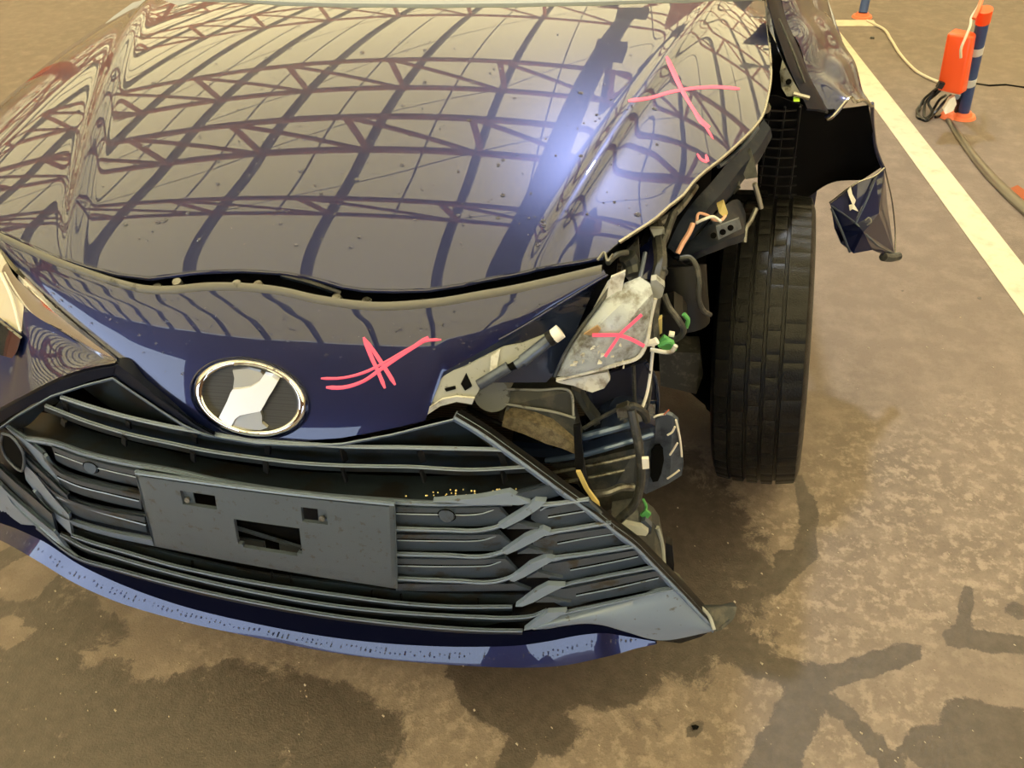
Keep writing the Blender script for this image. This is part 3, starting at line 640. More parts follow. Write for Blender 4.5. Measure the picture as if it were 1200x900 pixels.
# tow-eye hole at the left
part(MB().plate(FP([(3, 508), (14, 512), (26, 528), (28, 545), (24, 549), (8, 535), (2, 522)], -.0095), (0, .004, 0)), 'fog_recess', 'void', gr, smooth=False)
part(MB().tube(FP([(3, 508), (14, 512), (26, 528), (28, 545), (24, 552), (8, 537), (2, 522), (3, 508)], -.0095), .0022), 'fog_recess_rim', 'grille', gr)
# lower long slats
L1 = [(83, 627), (105, 635), (133, 643), (200, 662), (300, 683), (400, 698), (462, 706), (520, 710.5), (600, 711), (616, 704), (640, 690), (660, 687), (700, 678), (765, 666)]
L2 = [(70, 626), (100, 642), (133, 652), (200, 671), (300, 694), (400, 711), (500, 720), (560, 723), (600, 724), (626, 721), (640, 715)]
L3 = [(42, 617), (90, 653), (133, 666), (200, 684), (300, 706), (400, 723), (500, 734), (560, 738), (612, 739), (625, 731), (640, 722), (665, 717), (700, 710), (787, 691)]
def barslat(L, w, m, n=110, o=-.004, tail=None):
    return lipslat(L, 1.8, 3, n)
barslat(L1[:9], 3, 'silver'); barslat(L2, 2.6, 'silver'); barslat(L3[:9], 3, 'silver')
for La, Lb in ((L1, L2), (L2, L3)):
    a = [p for p in La if p[0] < 612]; b = [p for p in Lb if p[0] < 612]
    sl([(shift(a, 2), .010), (shift(b, -2), .016)], 'grillek', 'grille_web', n=80)
sl([([(84, 618), (120, 630), (180, 644), (300, 671), (400, 684), (462, 692), (540, 696), (615, 697)], .012), ([(84, 626), (133, 641), (200, 660), (300, 681), (400, 696), (462, 704), (540, 709), (600, 710)], .016)], 'grillek', 'grille_web', n=70)
for x, y in ((225, 661), (318, 674), (340, 678), (436, 696), (470, 700), (560, 706), (310, 686)):
    part(MB().bar(PF(x, y-4, .012), PF(x+1, y+4, .012), .002, .004), 'slat_post', 'black', gr)
# right lamellae, centre part (x 462..600)
def lamr(y0, y1, xa, m='grille', ge=None):
    lam([(464, y0), (500, y0+.6), (545, y0+.8), (xa-22, y0)], [(464, y1), (500, y1+.8), (545, y1+1), (xa, y1)], m)
    if ge:
        gp = cr([(464, ge), (520, ge+1), (560, ge+.6), (xa-40, ge), (xa-25, ge-5)], 20)
        part(MB().loft([[PF(q.x, q.y-1, -.0055) for q in gp], [PF(q.x, q.y+.6, -.0060) for q in gp]], (0, .002, 0)), 'slat_groove', 'void', gr)
        part(MB().loft([[PF(q.x, q.y+.6, -.0062) for q in gp], [PF(q.x, q.y+1.8, -.0070) for q in gp]], (0, .002, 0)), 'slat_bead', 'silver', gr)
lamr(592, 616, 604, ge=601); lamr(624, 645, 606, ge=632); lamr(652, 676, 612, ge=662); lamr(683, 692, 622)
# crossing blades + right blades
X = [
 ([(462, 620.5), (520, 622), (565, 622), (585, 617), (612, 601), (633, 593), (655, 590.5), (690, 586)], 4),
 ([(462, 650), (520, 651.5), (575, 651.5), (592, 646), (616, 633), (640, 625.5), (667, 621), (712, 613.5)], 4),
 ([(465, 679), (530, 681.5), (582, 682), (596, 678), (622, 663), (648, 655), (683, 650.5), (742, 641)], 4),
]
for L, wv in X:
    sl([(shift(L, -1.6), .002), (shift(L, -.8), -.010), (shift(L, 1.0), -.011), (shift(L, 2.6), .0)], 'silver', 'grille_slat', n=80, label='silver lamella lip bending into the right wing')
# bright wedge blades
def wedge(pts, off=-.011, m='silver', name='grille_blade'):
    part(MB().plate(FP(pts, off), (0, .008, 0)), name, m, gr, smooth=False)
wedge([(583, 617), (612, 599), (627, 587), (640, 588), (632, 596), (612, 609), (590, 620)])
wedge([(588, 648), (614, 630), (636, 620), (645, 624), (628, 634), (606, 645), (594, 650)])
wedge([(597, 680), (620, 662), (640, 653), (650, 656), (636, 664), (615, 676), (602, 682)])
wedge([(604, 711), (628, 693), (642, 686), (662, 687), (645, 695), (625, 706), (612, 711)])
wedge([(614, 739), (632, 725), (642, 718), (664, 717), (648, 727), (630, 736)])
wedge([(507, 588), (560, 584), (597, 577), (621, 590), (608, 592), (560, 591)], -.009)
for a in ((609, 612), (621, 641), (632, 669), (642, 698)):     # small under-wing tips
    wedge([(a[0]-15, a[1]+8), (a[0]-2, a[1]+1), (a[0]+12, a[1]+5), (a[0]+27, a[1]+8), (a[0]+10, a[1]+8)], -.007, 'grille')
for a, b, g in (([(626, 588), (640, 593), (655, 590), (688, 586)], [(622, 608), (640, 620), (665, 617), (710, 608)], [(642, 605), (660, 602), (690, 597)]),
                ([(626, 634), (645, 625), (667, 622), (716, 616)], [(624, 640), (645, 651), (680, 647), (738, 636)], [(653, 636), (690, 629), (722, 624)]),
                ([(638, 661), (655, 656), (683, 652), (743, 643)], [(634, 671), (652, 683), (690, 676), (760, 660)], [(668, 667), (710, 659), (748, 651)]),
                ([(646, 690), (665, 687), (700, 680), (768, 667)], [(640, 700), (658, 710), (700, 703), (784, 687)], [(675, 697), (720, 688), (772, 676)]),
                ([(600, 579), (615, 575), (630, 571), (648, 566)], [(622, 588), (635, 586), (648, 583), (662, 579)], None)):
    lam(a, b, 'grille', g)
for L in ([(633, 598), (640, 594), (655, 591.5), (688, 586)], [(640, 627), (655, 623.5), (667, 621.5), (716, 613.5)], [(648, 657), (665, 653), (683, 650.5), (743, 641)], [(645, 693), (660, 687), (700, 678), (768, 665)], [(645, 724), (665, 718), (700, 710.5), (792, 690)]):
    sl([(shift(L, -1.2), 0), (shift(L, -.4), -.0095), (shift(L, 1.4), -.0095)], 'silver', 'grille_slat', n=30)
# corner panel lower right
ct = cr([(622, 737), (640, 727), (665, 721), (700, 713), (740, 704), (790, 693), (812, 710), (838, 735)], 50); cb = cr([(626, 738), (640, 737), (665, 733), (690, 731), (707, 733), (735, 741), (768, 750), (832, 741)], 50)
part(MB().loft([[PF(a.x+(b.x-a.x)*t, a.y+(b.y-a.y)*t, -.004-.010*sin(pi*t*.8)) for a, b in zip(ct, cb)] for t in (0, .15, .3, .5, .7, .85, 1)], (0, .006, 0)), 'grille_corner', 'silver', gr, ang=50, label='broad silver-grey corner under the right lamellae')
part(MB().plate(FP([(768, 750), (800, 735), (838, 736), (822, 746), (798, 754)], -.006), (0, .02, 0)), 'grille_corner_edge', 'black', gr, smooth=False)
# right frame bar
fb = [(533, 489), (560, 505), (600, 533), (660, 577), (700, 606), (720, 622), (745, 641), (765, 661), (800, 697), (838, 738)]
sl([([(x+1, y-3) for x, y in fb], .004), ([(x, y-1) for x, y in fb], -.010), ([(x-1.5, y+1.5) for x, y in fb], -.010), ([(x-3, y+4) for x, y in fb], .0)], 'silver', 'grille_rim', n=60, t=.008, label='long pale edge bar on the torn side of the grille')
sl([([(x+6, y-5) for x, y in fb], .018), ([(x+3, y-2) for x, y in fb], -.004), ([(x+1, y-1) for x, y in fb], -.008)], 'black', 'grille_rim_back', n=60, t=.008)
# parking sensors / plugs
for x, y, r in ((108, 546, 9), (524, 602, 9.5)):
    p = PF(x, y, -.004); part(MB().disc(p, (0, -1, .35), r/FOC*1.08, .005, 24, r/FOC*.95), 'sensor_plug', 'grille', gr)
    part(MB().tube([p+V((r/FOC*1.12*cos(a), -.003, r/FOC*1.12*sin(a))) for a in [2*pi*i/20 for i in range(21)]], .0008, 5, 0), 'sensor_ring', 'void', gr)
# speckles of yellow debris
mb = MB()
for i in range(40):
    p = PF(rnd.gauss(560, 28) if i < 34 else rnd.uniform(470, 600), rnd.uniform(573, 585), .004); mb.disc(p, (0, -.6, 1), rnd.uniform(.0006, .0015), .001, 6)
part(mb, 'debris_crumbs', 'yellow', gr, kind='stuff')

# ---- number plate carrier
brq = [(158, 555), (462, 592), (465, 690), (180, 640)]
def BQ(u, v, off):
    a = V(brq[0]).lerp(V(brq[1]), u); b = V(brq[3]).lerp(V(brq[2]), u); q = a.lerp(b, v)
    q = q+V((0, 4*sin(pi*u)*.6)); return PF(q.x, q.y, off)
# build plate as grid with holes
us = sorted(set([0, .02, .165, .215, .30, .36, .38, .40, .60, .62, .635, .70, .735, .98, 1]+[i/12 for i in range(13)])); vs_ = [0, .03, .145, .19, .33, .355, .42, .60, .70, .74, .78, .97, 1]
def hole(u, v):
    if .165 < u < .30 and .145+.0 < v < .33: return True
    if .635 < u < .735 and .145 < v < .33: return True
    if .36 < u < .62 and .42 < v < .78:
        if (u < .38 or u > .60) and (v < .60 and v < .50 or v > .74): return False
        return True
    return False
mb = MB(); ids = {}
for i, u in enumerate(us):
    for j, v in enumerate(vs_):
        e = .004 if (v in (0, 1) or u in (0, 1)) else 0
        ids[i, j] = len(mb.v); mb.v.append(BQ(u, v, -.020+e))
nb = len(mb.v)
for (i, j), k in list(ids.items()): mb.v.append(mb.v[k]+V((0, .006, -.001)))
cells = {}
for i in range(len(us)-1):
    for j in range(len(vs_)-1):
        if not hole((us[i]+us[i+1])/2, (vs_[j]+vs_[j+1])/2): cells[i, j] = 1
for (i, j) in cells:
    q = (ids[i, j], ids[i+1, j], ids[i+1, j+1], ids[i, j+1]); mb.f += [q, tuple(k+nb for k in reversed(q))]
    for (di, dj, a, b) in ((-1, 0, (i, j), (i, j+1)), (1, 0, (i+1, j+1), (i+1, j)), (0, -1, (i+1, j), (i, j)), (0, 1, (i, j+1), (i+1, j+1))):
        if (i+di, j+dj) not in cells: mb.f.append((ids[b], ids[a], ids[a]+nb, ids[b]+nb))
brk = part(mb, 'number_plate_carrier', 'bracket', ang=30, label='empty grey number plate carrier')
part(MB().loft([[BQ(u, -.035, -.012) for u in us], [BQ(u, -.015, -.022) for u in us], [BQ(u, .012, -.0225) for u in us]], (0, .004, -.001)), 'carrier_lip', 'silver', brk)
part(MB().loft([[BQ(0, v, -.019) for v in vs_], [BQ(-.0, v, .0) for v in vs_]], (.001, 0, 0)), 'carrier_side', 'bracket', brk)
part(MB().loft([[BQ(1, v, -.019) for v in vs_], [BQ(1.0, v, .004) for v in vs_]], (.001, 0, 0)), 'carrier_side', 'bracket', brk)
part(MB().loft([[BQ(.33, .40, .012), BQ(.65, .40, .012)], [BQ(.33, .83, .012), BQ(.65, .83, .012)]], (0, .003, 0)), 'carrier_back', 'void', brk)
part(MB().bar(BQ(.36, .53, .003), BQ(.62, .66, .003), .004, .005), 'carrier_crossbar', 'grille', brk)
for u0, u1 in ((.37, .47), (.53, .61)): part(MB().loft([[BQ(u0, .66, .006), BQ(u1, .67, .006)], [BQ(u0, .78, .006), BQ(u1, .78, .006)]], (0, .003, 0)), 'carrier_tab', 'grille', brk)
for u0, u1, c in ((.165, .215, .19), (.70, .735, .717)):
    part(MB().loft([[BQ(u0, .145, -.014), BQ(u1, .145, -.014)], [BQ(u0, .33, -.014), BQ(u1, .33, -.014)]], (0, .002, 0)), 'clip_nut', 'bracket', brk)
    part(MB().disc(BQ(c, .25, -.016), (0, -1, .3), .004, .003, 12), 'screw', 'metal', brk)

# ---- lower lip
l0 = [(-30, 560), (0, 592), (20, 600), (42, 617), (90, 654), (133, 668), (200, 686), (300, 708), (400, 725), (500, 736), (560, 740), (612, 741), (640, 738), (683, 732.5), (707, 734), (735, 742), (768, 751)]
l1 = [(-45, 575), (-15, 606), (20, 620), (50, 634), (90, 660), (133, 681), (200, 706), (300, 731), (400, 748.5), (500, 757), (560, 758), (612, 756), (640, 752), (683, 744), (707, 742), (735, 746), (768, 752)]
l2 = [(-58, 590), (-25, 615), (15, 632), (48, 652), (88, 676), (133, 696), (200, 718), (300, 741), (400, 759.5), (500, 770), (560, 773), (612, 773), (645, 770), (685, 760), (710, 755), (738, 752), (768, 753.5)]
l3 = [(-65, 596), (-30, 618), (10, 638), (45, 658), (85, 682), (131, 703), (198, 724), (298, 747), (398, 766), (498, 777), (560, 781), (620, 782.5), (660, 780), (700, 772), (725, 766), (745, 760), (770, 755)]
n = 150
A0 = [PF(q.x, q.y, .002) for q in cr(l0, n)]; c1_ = cr(l1, n); c2_ = cr(l2, n); c3_ = cr(l3, n)
def slopeP(px, py, a, k):
    """point under the pixel for which the skin runs forward k per unit of fall from a"""
    q = ray(px, py); t = (-(CAM.y-a.y)-k*(a.z-CAM.z))/(q.y-k*q.z)
    return CAM+q*t
A1 = [slopeP(q.x, q.y, a, -.25) for q, a in zip(c1_, A0)]
AM = [slopeP((q.x+u.x)/2, (q.y+u.y)/2, a, .69) for q, u, a in zip(c1_, c2_, A1)]
A2 = [slopeP(q.x, q.y, a, .65) for q, a in zip(c2_, AM)]
A3 = [slopeP(q.x, q.y, a, .60) for q, a in zip(c3_, A2)]
A15 = AM; A05 = [(a+b)/2+V((0, .002, 0)) for a, b in zip(A0, A1)]
A4 = [a+V((0, .05, -.004)) for a in A3]
A35 = [a+V((0, .004, -.004)) for a in A3]
lip = part(MB().loft([A1, A15, A2, A3, A35, A4]), 'lower_bumper_lip', 'paint', ang=48)
part(MB().loft([A0, A05, A1], (0, .003, 0)), 'lip_dark_band', 'recess', lip, label='body band above the lip with a dark reflection put into its colour')

# ---- water drops as one countless scatter per panel
def drops(parent, surf, box, nmb, rmin, rmax, nrm, test=None):
    mb = MB(); k = 0
    while k < nmb:
        x = rnd.uniform(box[0], box[2]); y = rnd.uniform(box[1], box[3])
        if test and not test(x, y): k += .2; continue
        p = surf(x, y); r = rmin+(rmax-rmin)*rnd.random()**3; q = V(nrm).to_track_quat('Z', 'Y').to_matrix(); n = 8; b0 = len(mb.v)
        ex = rnd.uniform(.8, 1.5)
        for rr, hh in ((1, 0), (.8, .32), (.4, .5)):
            for i in range(n): mb.v.append(p+q @ V((r*ex*rr*cos(2*pi*i/n), r*rr*sin(2*pi*i/n), r*hh)))
        mb.v.append(p+q @ V((0, 0, r*.55)))
        for lv in (0, 1):
            for i in range(n): mb.f.append((b0+lv*n+i, b0+lv*n+(i+1) % n, b0+(lv+1)*n+(i+1) % n, b0+(lv+1)*n+i))
        for i in range(n): mb.f.append((b0+2*n+i, b0+2*n+(i+1) % n, b0+3*n))
        k += 1
    return part(mb, 'water_drops', 'water', parent, kind='stuff')
drops(hood, lambda x, y: PH(x, y, .0006), (120, 30, 780, 290), 230, .0010, .0036, (0, -.2, 1))
drops(fas, lambda x, y: PF(x, y, -.0006), (60, 330, 640, 440), 240, .0008, .0026, (0, -.5, .85), lambda x, y: y < 395+max(0, (x-150))*.1 and y > 300+min(x, 200)*.25 or (x > 60 and x < 220 and y > 300+x*.45 and y < 330+x*.6))
# lip drops follow the face
mb = MB()
for i in range(330):
    k = rnd.randrange(2, n-4 if False else 146); t = rnd.random(); p = A15[k].lerp(A2[k], t)+V((0, -.0003, .0003)); r = rnd.uniform(.0007, .002)
    q = V((0, -.7, .7)).to_track_quat('Z', 'Y').to_matrix(); b0 = len(mb.v)
    for rr, hh in ((1, 0), (.7, .4)):
        for j in range(7): mb.v.append(p+q @ V((r*rr*cos(j*.8976), r*rr*sin(j*.8976), r*hh)))
    mb.v.append(p+q @ V((0, 0, r*.55)))
    mb.f += [(b0+j, b0+(j+1) % 7, b0+7+(j+1) % 7, b0+7+j) for j in range(7)]+[(b0+7+j, b0+7+(j+1) % 7, b0+14) for j in range(7)]
part(mb, 'water_drops', 'water', lip, kind='stuff')

# ---------------------------------------------------------------- engine bay / hidden structure
bay = MB()
bay.box((-.02, .30, .44), (.98, .05, .55)); part(bay, 'radiator', 'fins')
part(MB().box((0, .22, .73), (.92, .10, .035)), 'radiator_support', 'black')
part(MB().box((-.05, .62, .30), (1.05, .7, .03)), 'undertray', 'void')
part(MB().box((0, .62, .62), (1.02, .5, .22)), 'engine_cover', 'void')
part(MB().loft([[V((.50, .26, .25)), V((.56, .9, .25)), V((.56, 1.3, .25))], [V((.50, .26, .76)), V((.60, .9, .80)), V((.60, 1.3, .82))]], (-.01, 0, 0)), 'inner_apron', 'void')
part(MB().box((-.02, .20, .22), (.9, .18, .02)), 'air_dam', 'void')
part(MB().box((0, 1.32, .55), (1.5, .03, .75)), 'bulkhead', 'void')
# cowl + windscreen + far body
cw = [PH(x, y) for x, y in bpix]
cwx = lin([V((.69, cw[0].y+.02, cw[0].z-.02))]+[p+V((0, .0, .0)) for p in cw]+[V((-.45, cw[-1].y-.0, cw[-1].z-.01)), V((-.63, cw[-1].y-.03, cw[-1].z-.04))], 60)
part(MB().loft([[p+V((0, .004, -.012)) for p in cwx], [p+V((0, .012, .004)) for p in cwx], [p+V((0, .05, .008)) for p in cwx], [p+V((0, .13, .012)) for p in cwx]], (0, 0, -.004)), 'cowl_panel', 'cowl', label='blue grey cowl strip behind the bonnet')
part(MB().loft([[p+V((0, .13, .012)) for p in cwx], [p+V((0, .26, -.02)) for p in cwx], [p+V((0, .40, .0)) for p in cwx]], (0, 0, -.004)), 'cowl_panel', 'black')
part(MB().loft([[p+V((0, .38, .0)) for p in cwx], [V((p.x*.86, p.y+1.30, 1.40)) for p in cwx]], (0, .01, 0)), 'windscreen', 'glass')

# ---- left front wing (seen only as a sliver beyond the bonnet) and its wheel arch
lwp = [[V((-.668, y, H(-.668, y)-.006)) for y in (.30, .5, .7, .9, 1.25)], [V((-.76, y, H(-.668, y)-.05)) for y in (.32, .5, .7, .9, 1.25)], [V((-.83, y, .66)) for y in (.36, .5, .7, .9, 1.25)], [V((-.845, y, .56)) for y in (.38, .5, .7, .9, 1.25)]]
part(MB().loft([cr(r, 16) for r in lwp], (.004, 0, 0)), 'front_wing', 'paint')

# ---------------------------------------------------------------- damaged right front corner
def T(l): return [P(x, y, y=d) for x, y, d in l]
def pl(l, off, name, m, smooth=False, parent=None, label=None): return part(MB().plate(T(l), off), name, m, parent, smooth=smooth, label=label)
def tb(l, r, name, m, n=8, parent=None, label=None, sm=6): return part(MB().tube(T(l), r, n, sm), name, m, parent, label=label)
# broken headlamp: faceted white shell
hl = part(MB(), 'broken_headlamp', 'lampw') if False else None
mb = MB()
mb.plate(T([(712, 330, .13), (722, 322, .13), (730, 318, .13), (733, 322, .13), (728, 340, .125), (712, 352, .12), (700, 375, .11), (690, 398, .10), (684, 392, .10), (695, 362, .11)]), (0, .006, -.003))
hl = part(mb, 'broken_headlamp', 'lampw', smooth=False, label='smashed white headlamp shell')
HB = [[(650, 441, .075), (664, 412, .085), (682, 384, .10), (703, 356, .115), (724, 337, .125), (750, 325, .135)],
      [(656, 441, .070), (676, 412, .075), (700, 384, .085), (722, 362, .10), (742, 344, .115), (762, 333, .13)],
      [(662, 441, .072), (690, 424, .075), (712, 404, .08), (732, 384, .09), (748, 362, .10), (765, 344, .12)],
      [(668, 441, .074), (700, 430, .078), (724, 420, .085), (742, 404, .09), (756, 384, .10), (766, 350, .12)],
      [(660, 446, .080), (690, 438, .085), (720, 430, .090), (748, 420, .10), (759, 400, .11), (768, 352, .13)]]
part(MB().loft([cr(T(r), 26) for r in HB], (0, .008, -.004)), 'lamp_lens', 'lamp', hl, ang=25, label='dirty clear lens with pink cross')
tb([(650, 441, .072), (664, 411, .082), (682, 383, .097), (703, 355, .112), (718, 333, .13)], .0025, 'lamp_rim', 'duct', 6, hl)
tb([(652, 445, .072), (690, 436, .08), (720, 428, .085), (750, 417, .095), (758, 400, .10), (763, 370, .115), (768, 350, .12)], .0028, 'lamp_rim', 'lampw', 6, hl)
def surfHL(x, y, o):  # plane-ish front of the lens
    return P(x, y, y=.078+max(0, (441-y))*.0004+max(0, x-690)*.00012-o-.020)
def dstroke(pix, w_): 
    pp = cr([(a, b, w_) for a, b in pix], 14); a_, c_ = [], []
    for i, p in enumerate(pp):
        t = pp[min(i+1, 13)]-pp[max(i-1, 0)]; nn = V((-t.y, t.x)).normalized()
        a_.append(surfHL(p.x-nn.x*w_/2, p.y-nn.y*w_/2, .001)); c_.append(surfHL(p.x+nn.x*w_/2, p.y+nn.y*w_/2, .001))
    part(MB().loft([a_, c_], (0, .001, 0)), 'pen_mark', 'pink', hl)
mb = MB()
for i in range(22):
    x = rnd.uniform(668, 755); y = rnd.uniform(max(345, 441-(x-655)*1.0), 430); w_ = rnd.uniform(2, 7); a = rnd.random()*3
    mb.plate([surfHL(x, y, -.006), surfHL(x+w_*cos(a), y+w_*sin(a), -.004), surfHL(x-w_*.5*sin(a), y+w_*.5*cos(a)+2, -.005)], (0, .004, 0))
part(mb, 'lens_shards', 'lampw', hl, smooth=False, kind='stuff')
dstroke([(694, 393), (710, 393), (724, 393), (740, 398), (755, 406)], 4); dstroke([(752, 369), (740, 380), (727, 392), (718, 405), (709, 418)], 3.4)
pl([(651, 447, .09), (690, 440, .09), (712, 436, .09), (715, 445, .085), (708, 455, .085), (694, 460, .082), (684, 457, .082), (672, 452, .085), (656, 449, .088)], (0, .012, -.004), 'lamp_fragment', 'lampw', parent=hl)
pl([(684, 392, .08), (700, 382, .08), (704, 386, .08), (698, 394, .08)], (0, .003, 0), 'lens_hole', 'brown', parent=hl)
pl([(763, 329, .13), (769, 328, .13), (779, 336, .13), (776, 348, .13), (768, 352, .13), (761, 345, .13)], (0, .012, 0), 'lamp_tab', 'greyp', parent=hl, label='grey mounting tab')
pl([(716, 325, .125), (733, 318, .125), (728, 345, .12), (705, 372, .11)], (0, .004, 0), 'lamp_fragment', 'lampw', parent=hl)

# dark navy sheet behind / below the headlamp and grey radiator side
pl([(692, 445, .16), (757, 424, .17), (767, 440, .18), (771, 470, .18), (765, 500, .17), (735, 482, .16), (700, 506, .15), (686, 500, .14), (684, 470, .14)], (0, .006, 0), 'side_deflector', 'under')
tb([(757, 425, .17), (766, 440, .172), (771, 468, .175), (768, 500, .17)], .0032, 'deflector_edge', 'beam')
tb([(742, 428, .15), (743, 450, .15), (744, 478, .15)], .003, 'wire', 'hose')
# duct box
pl([(592, 456, .12), (668, 459, .12), (672, 487, .105), (596, 475, .105)], (0, .05, -.02), 'air_duct', 'duct')
pl([(594, 476, .104), (672, 488, .104), (681, 521, .09), (672, 522, .088), (590, 491, .088)], (0, .03, 0), 'air_duct_front', 'duct')
pl([(590, 490, .084), (600, 489, .084), (625, 495, .082), (646, 503, .08), (660, 512, .08), (680, 525, .08), (678, 534, .078), (660, 526, .076), (640, 520, .076), (612, 508, .078), (588, 500, .08)], (0, .03, .0), 'foam_strip', 'foam', label='brown foam strip under the duct')
tb([(592, 473, .10), (620, 478, .10), (650, 483, .10), (674, 490, .10)], .002, 'duct_rib', 'greyp')
tb([(592, 456, .115), (630, 457, .115), (668, 459, .115), (672, 487, .10)], .002, 'duct_rib', 'greyp')
pl([(593, 458, .13), (597, 470, .12), (590, 492, .10), (584, 492, .11), (588, 465, .13)], (0, .02, 0), 'duct_flank', 'duct')
# round hose end
part(MB().disc(P(576, 463, y=.11), (0, -1, .4), .026, -.05, 20, .028), 'hose_end', 'greyp')
tb([(548, 478, .13), (565, 487, .12), (580, 494, .11), (596, 500, .11)], .004, 'hose', 'black')
# strap with tape
pl([(672, 500, .075), (680, 498, .075), (684, 540, .06), (689, 565, .05), (706, 600, .03), (698, 604, .03), (680, 572, .045), (674, 545, .06)], (0, .005, 0), 'hanging_strap', 'black')
pl([(675, 553, .048), (680, 553, .048), (690, 574, .038), (702, 590, .03), (704, 600, .028), (700, 600, .028), (696, 590, .03), (684, 572, .04)], (0, .004, 0), 'tape', 'yellow', label='yellow tape strip on the strap')
pl([(700, 505, .12), (676, 470, .12), (670, 455, .12), (680, 462, .12), (690, 480, .12), (706, 500, .12)], (0, .02, 0), 'support_strut', 'duct')

# crash beam: ribbed blue-black channel
def beamrow(l): return cr(T(l), 24)
BM = [[(600, 512, .15), (640, 512, .14), (683, 503, .13), (722, 482, .13), (745, 478, .14), (768, 478, .16)],
      [(600, 517, .13), (640, 519, .12), (683, 510, .11), (722, 499, .11), (745, 495, .12), (768, 492, .14)],
      [(600, 524, .13), (640, 526, .12), (683, 520, .115), (722, 508, .115), (745, 505, .125), (768, 500, .145)],
      [(600, 532, .12), (640, 536, .11), (683, 531, .10), (722, 520, .10), (745, 514, .11), (768, 508, .13)],
      [(600, 540, .15), (640, 543, .14), (683, 537, .13), (722, 526, .13), (745, 520, .14), (768, 514, .15)]]
bmr = part(MB().loft([beamrow(r) for r in BM], (0, .03, 0)), 'crash_beam', 'beam', ang=30, label='glossy blue-black crash beam')
def ridge(a, w_, m='beam', name='beam_rib'): part(MB().tube(T(a), w_, 8), name, m, bmr)
ridge([(640, 540, .105), (683, 533, .098), (722, 522, .098), (765, 509, .12)], .0045, 'steelb')
ridge([(683, 512, .108), (710, 505, .108), (738, 497, .118)], .006, 'steelb')
for a in ([(648, 554, .10), (683, 547, .10), (715, 541, .10), (747, 533, .12)], [(655, 566, .10), (690, 560, .10), (732, 551, .11)], ):
    ridge(a, .003, 'metal')
ridge([(694, 579, .08), (712, 577, .08), (728, 571, .09), (742, 571, .10)], .006, 'metal')
pl([(645, 545, .13), (683, 540, .13), (745, 525, .14), (752, 560, .13), (740, 590, .12), (705, 600, .10), (670, 560, .12)], (0, .01, 0), 'beam_lower_channel', 'duct', parent=bmr)
ep_ = pl([(760, 496, .15), (772, 490, .15), (780, 485, .15), (788, 488, .15), (795, 494, .155), (798, 520, .16), (801, 545, .16), (799, 557, .16), (785, 566, .155), (757, 579, .15), (744, 570, .14), (738, 545, .14), (748, 520, .14)], (0, .008, 0), 'beam_end_plate', 'steelp', parent=bmr, label='scraped grey-blue end plate with a slot')
pl([(763, 530, .142), (767, 524, .142), (773, 522, .144), (777, 527, .145), (778, 540, .146), (775, 555, .145), (771, 564, .144), (765, 565, .143), (762, 558, .142)], (0, .004, 0), 'plate_slot', 'void', parent=bmr)
for s_ in ([(792, 492, .148), (797, 515, .152), (799, 535, .154)], [(791, 500, .146), (787, 507, .145), (782, 510, .144)], [(794, 519, .148), (789, 527, .146), (785, 533, .145)], [(796, 551, .15), (788, 557, .148), (782, 561, .147)], [(762, 492, .143), (770, 487, .143), (780, 485, .144)]):
    ridge(s_, .0016, 'scratch', 'scratch')
pl([(769, 483, .15), (783, 477, .15), (786, 481, .15), (779, 486, .15)], (0, .003, 0), 'red_tag', 'pink') if False else None
tb([(778, 486, .14), (784, 480, .14)], .001, 'wire', 'red')
# cable loom down the beam
tb([(728, 482, .10), (742, 476, .095), (752, 482, .10), (758, 492, .12)], .006, 'cable_loom', 'hose')
tb([(740, 480, .09), (744, 500, .08), (748, 520, .075), (751, 545, .07), (750, 570, .065), (743, 592, .055), (730, 605, .05), (720, 614, .05)], .0065, 'cable_loom', 'hose', 10)
tb([(752, 480, .11), (758, 462, .12), (762, 440, .13), (764, 420, .13), (766, 400, .13)], .0022, 'wire', 'white')
tb([(762, 434, .13), (763, 452, .13), (761, 468, .12), (758, 480, .12)], .0018, 'wire', 'hose')
pl([(752, 538, .06), (760, 538, .06), (761, 549, .06), (753, 550, .06)], (0, .005, 0), 'connector', 'white')
tb([(684, 502, .10), (700, 492, .10), (722, 480, .10)], .003, 'wire', 'hose')
part(MB().plate(T([(722, 480, .09), (735, 475, .09), (742, 480, .09), (735, 490, .09), (724, 490, .09)]), (0, .01, 0)), 'loom_bracket', 'metal', smooth=False)

# lower corner wreckage
pl([(716, 606, .06), (748, 600, .08), (765, 612, .09), (772, 622, .09), (778, 650, .08), (779, 668, .06), (770, 668, .05), (750, 645, .04), (735, 625, .05)], (0, .03, 0), 'liner_fragment', 'duct')
tb([(770, 618, .09), (776, 640, .085), (778, 665, .065)], .004, 'liner_edge', 'greyp')
pl([(724, 612, .05), (752, 618, .06), (760, 624, .06), (757, 628, .055), (735, 626, .045)], (0, .008, 0), 'liner_rib', 'greyp')
pl([(751, 612, .07), (756, 610, .07), (764, 618, .07), (762, 626, .07), (756, 626, .07)], (0, .01, 0), 'connector', 'steelp')
pl([(780, 636, .10), (788, 640, .10), (790, 662, .09), (789, 678, .08), (780, 676, .08)], (0, .015, 0), 'side_bracket', 'black')
pl([(788, 675, .06), (795, 678, .06), (804, 690, .05), (802, 700, .04), (794, 690, .05)], (0, .01, 0), 'side_bracket', 'duct')
tb([(754, 585, .09), (757, 596, .09), (752, 606, .08)], .0022, 'clip', 'green')
pl([(750, 604, .078), (757, 598, .078), (763, 603, .078), (758, 609, .078)], (0, .004, 0), 'clip', 'green')
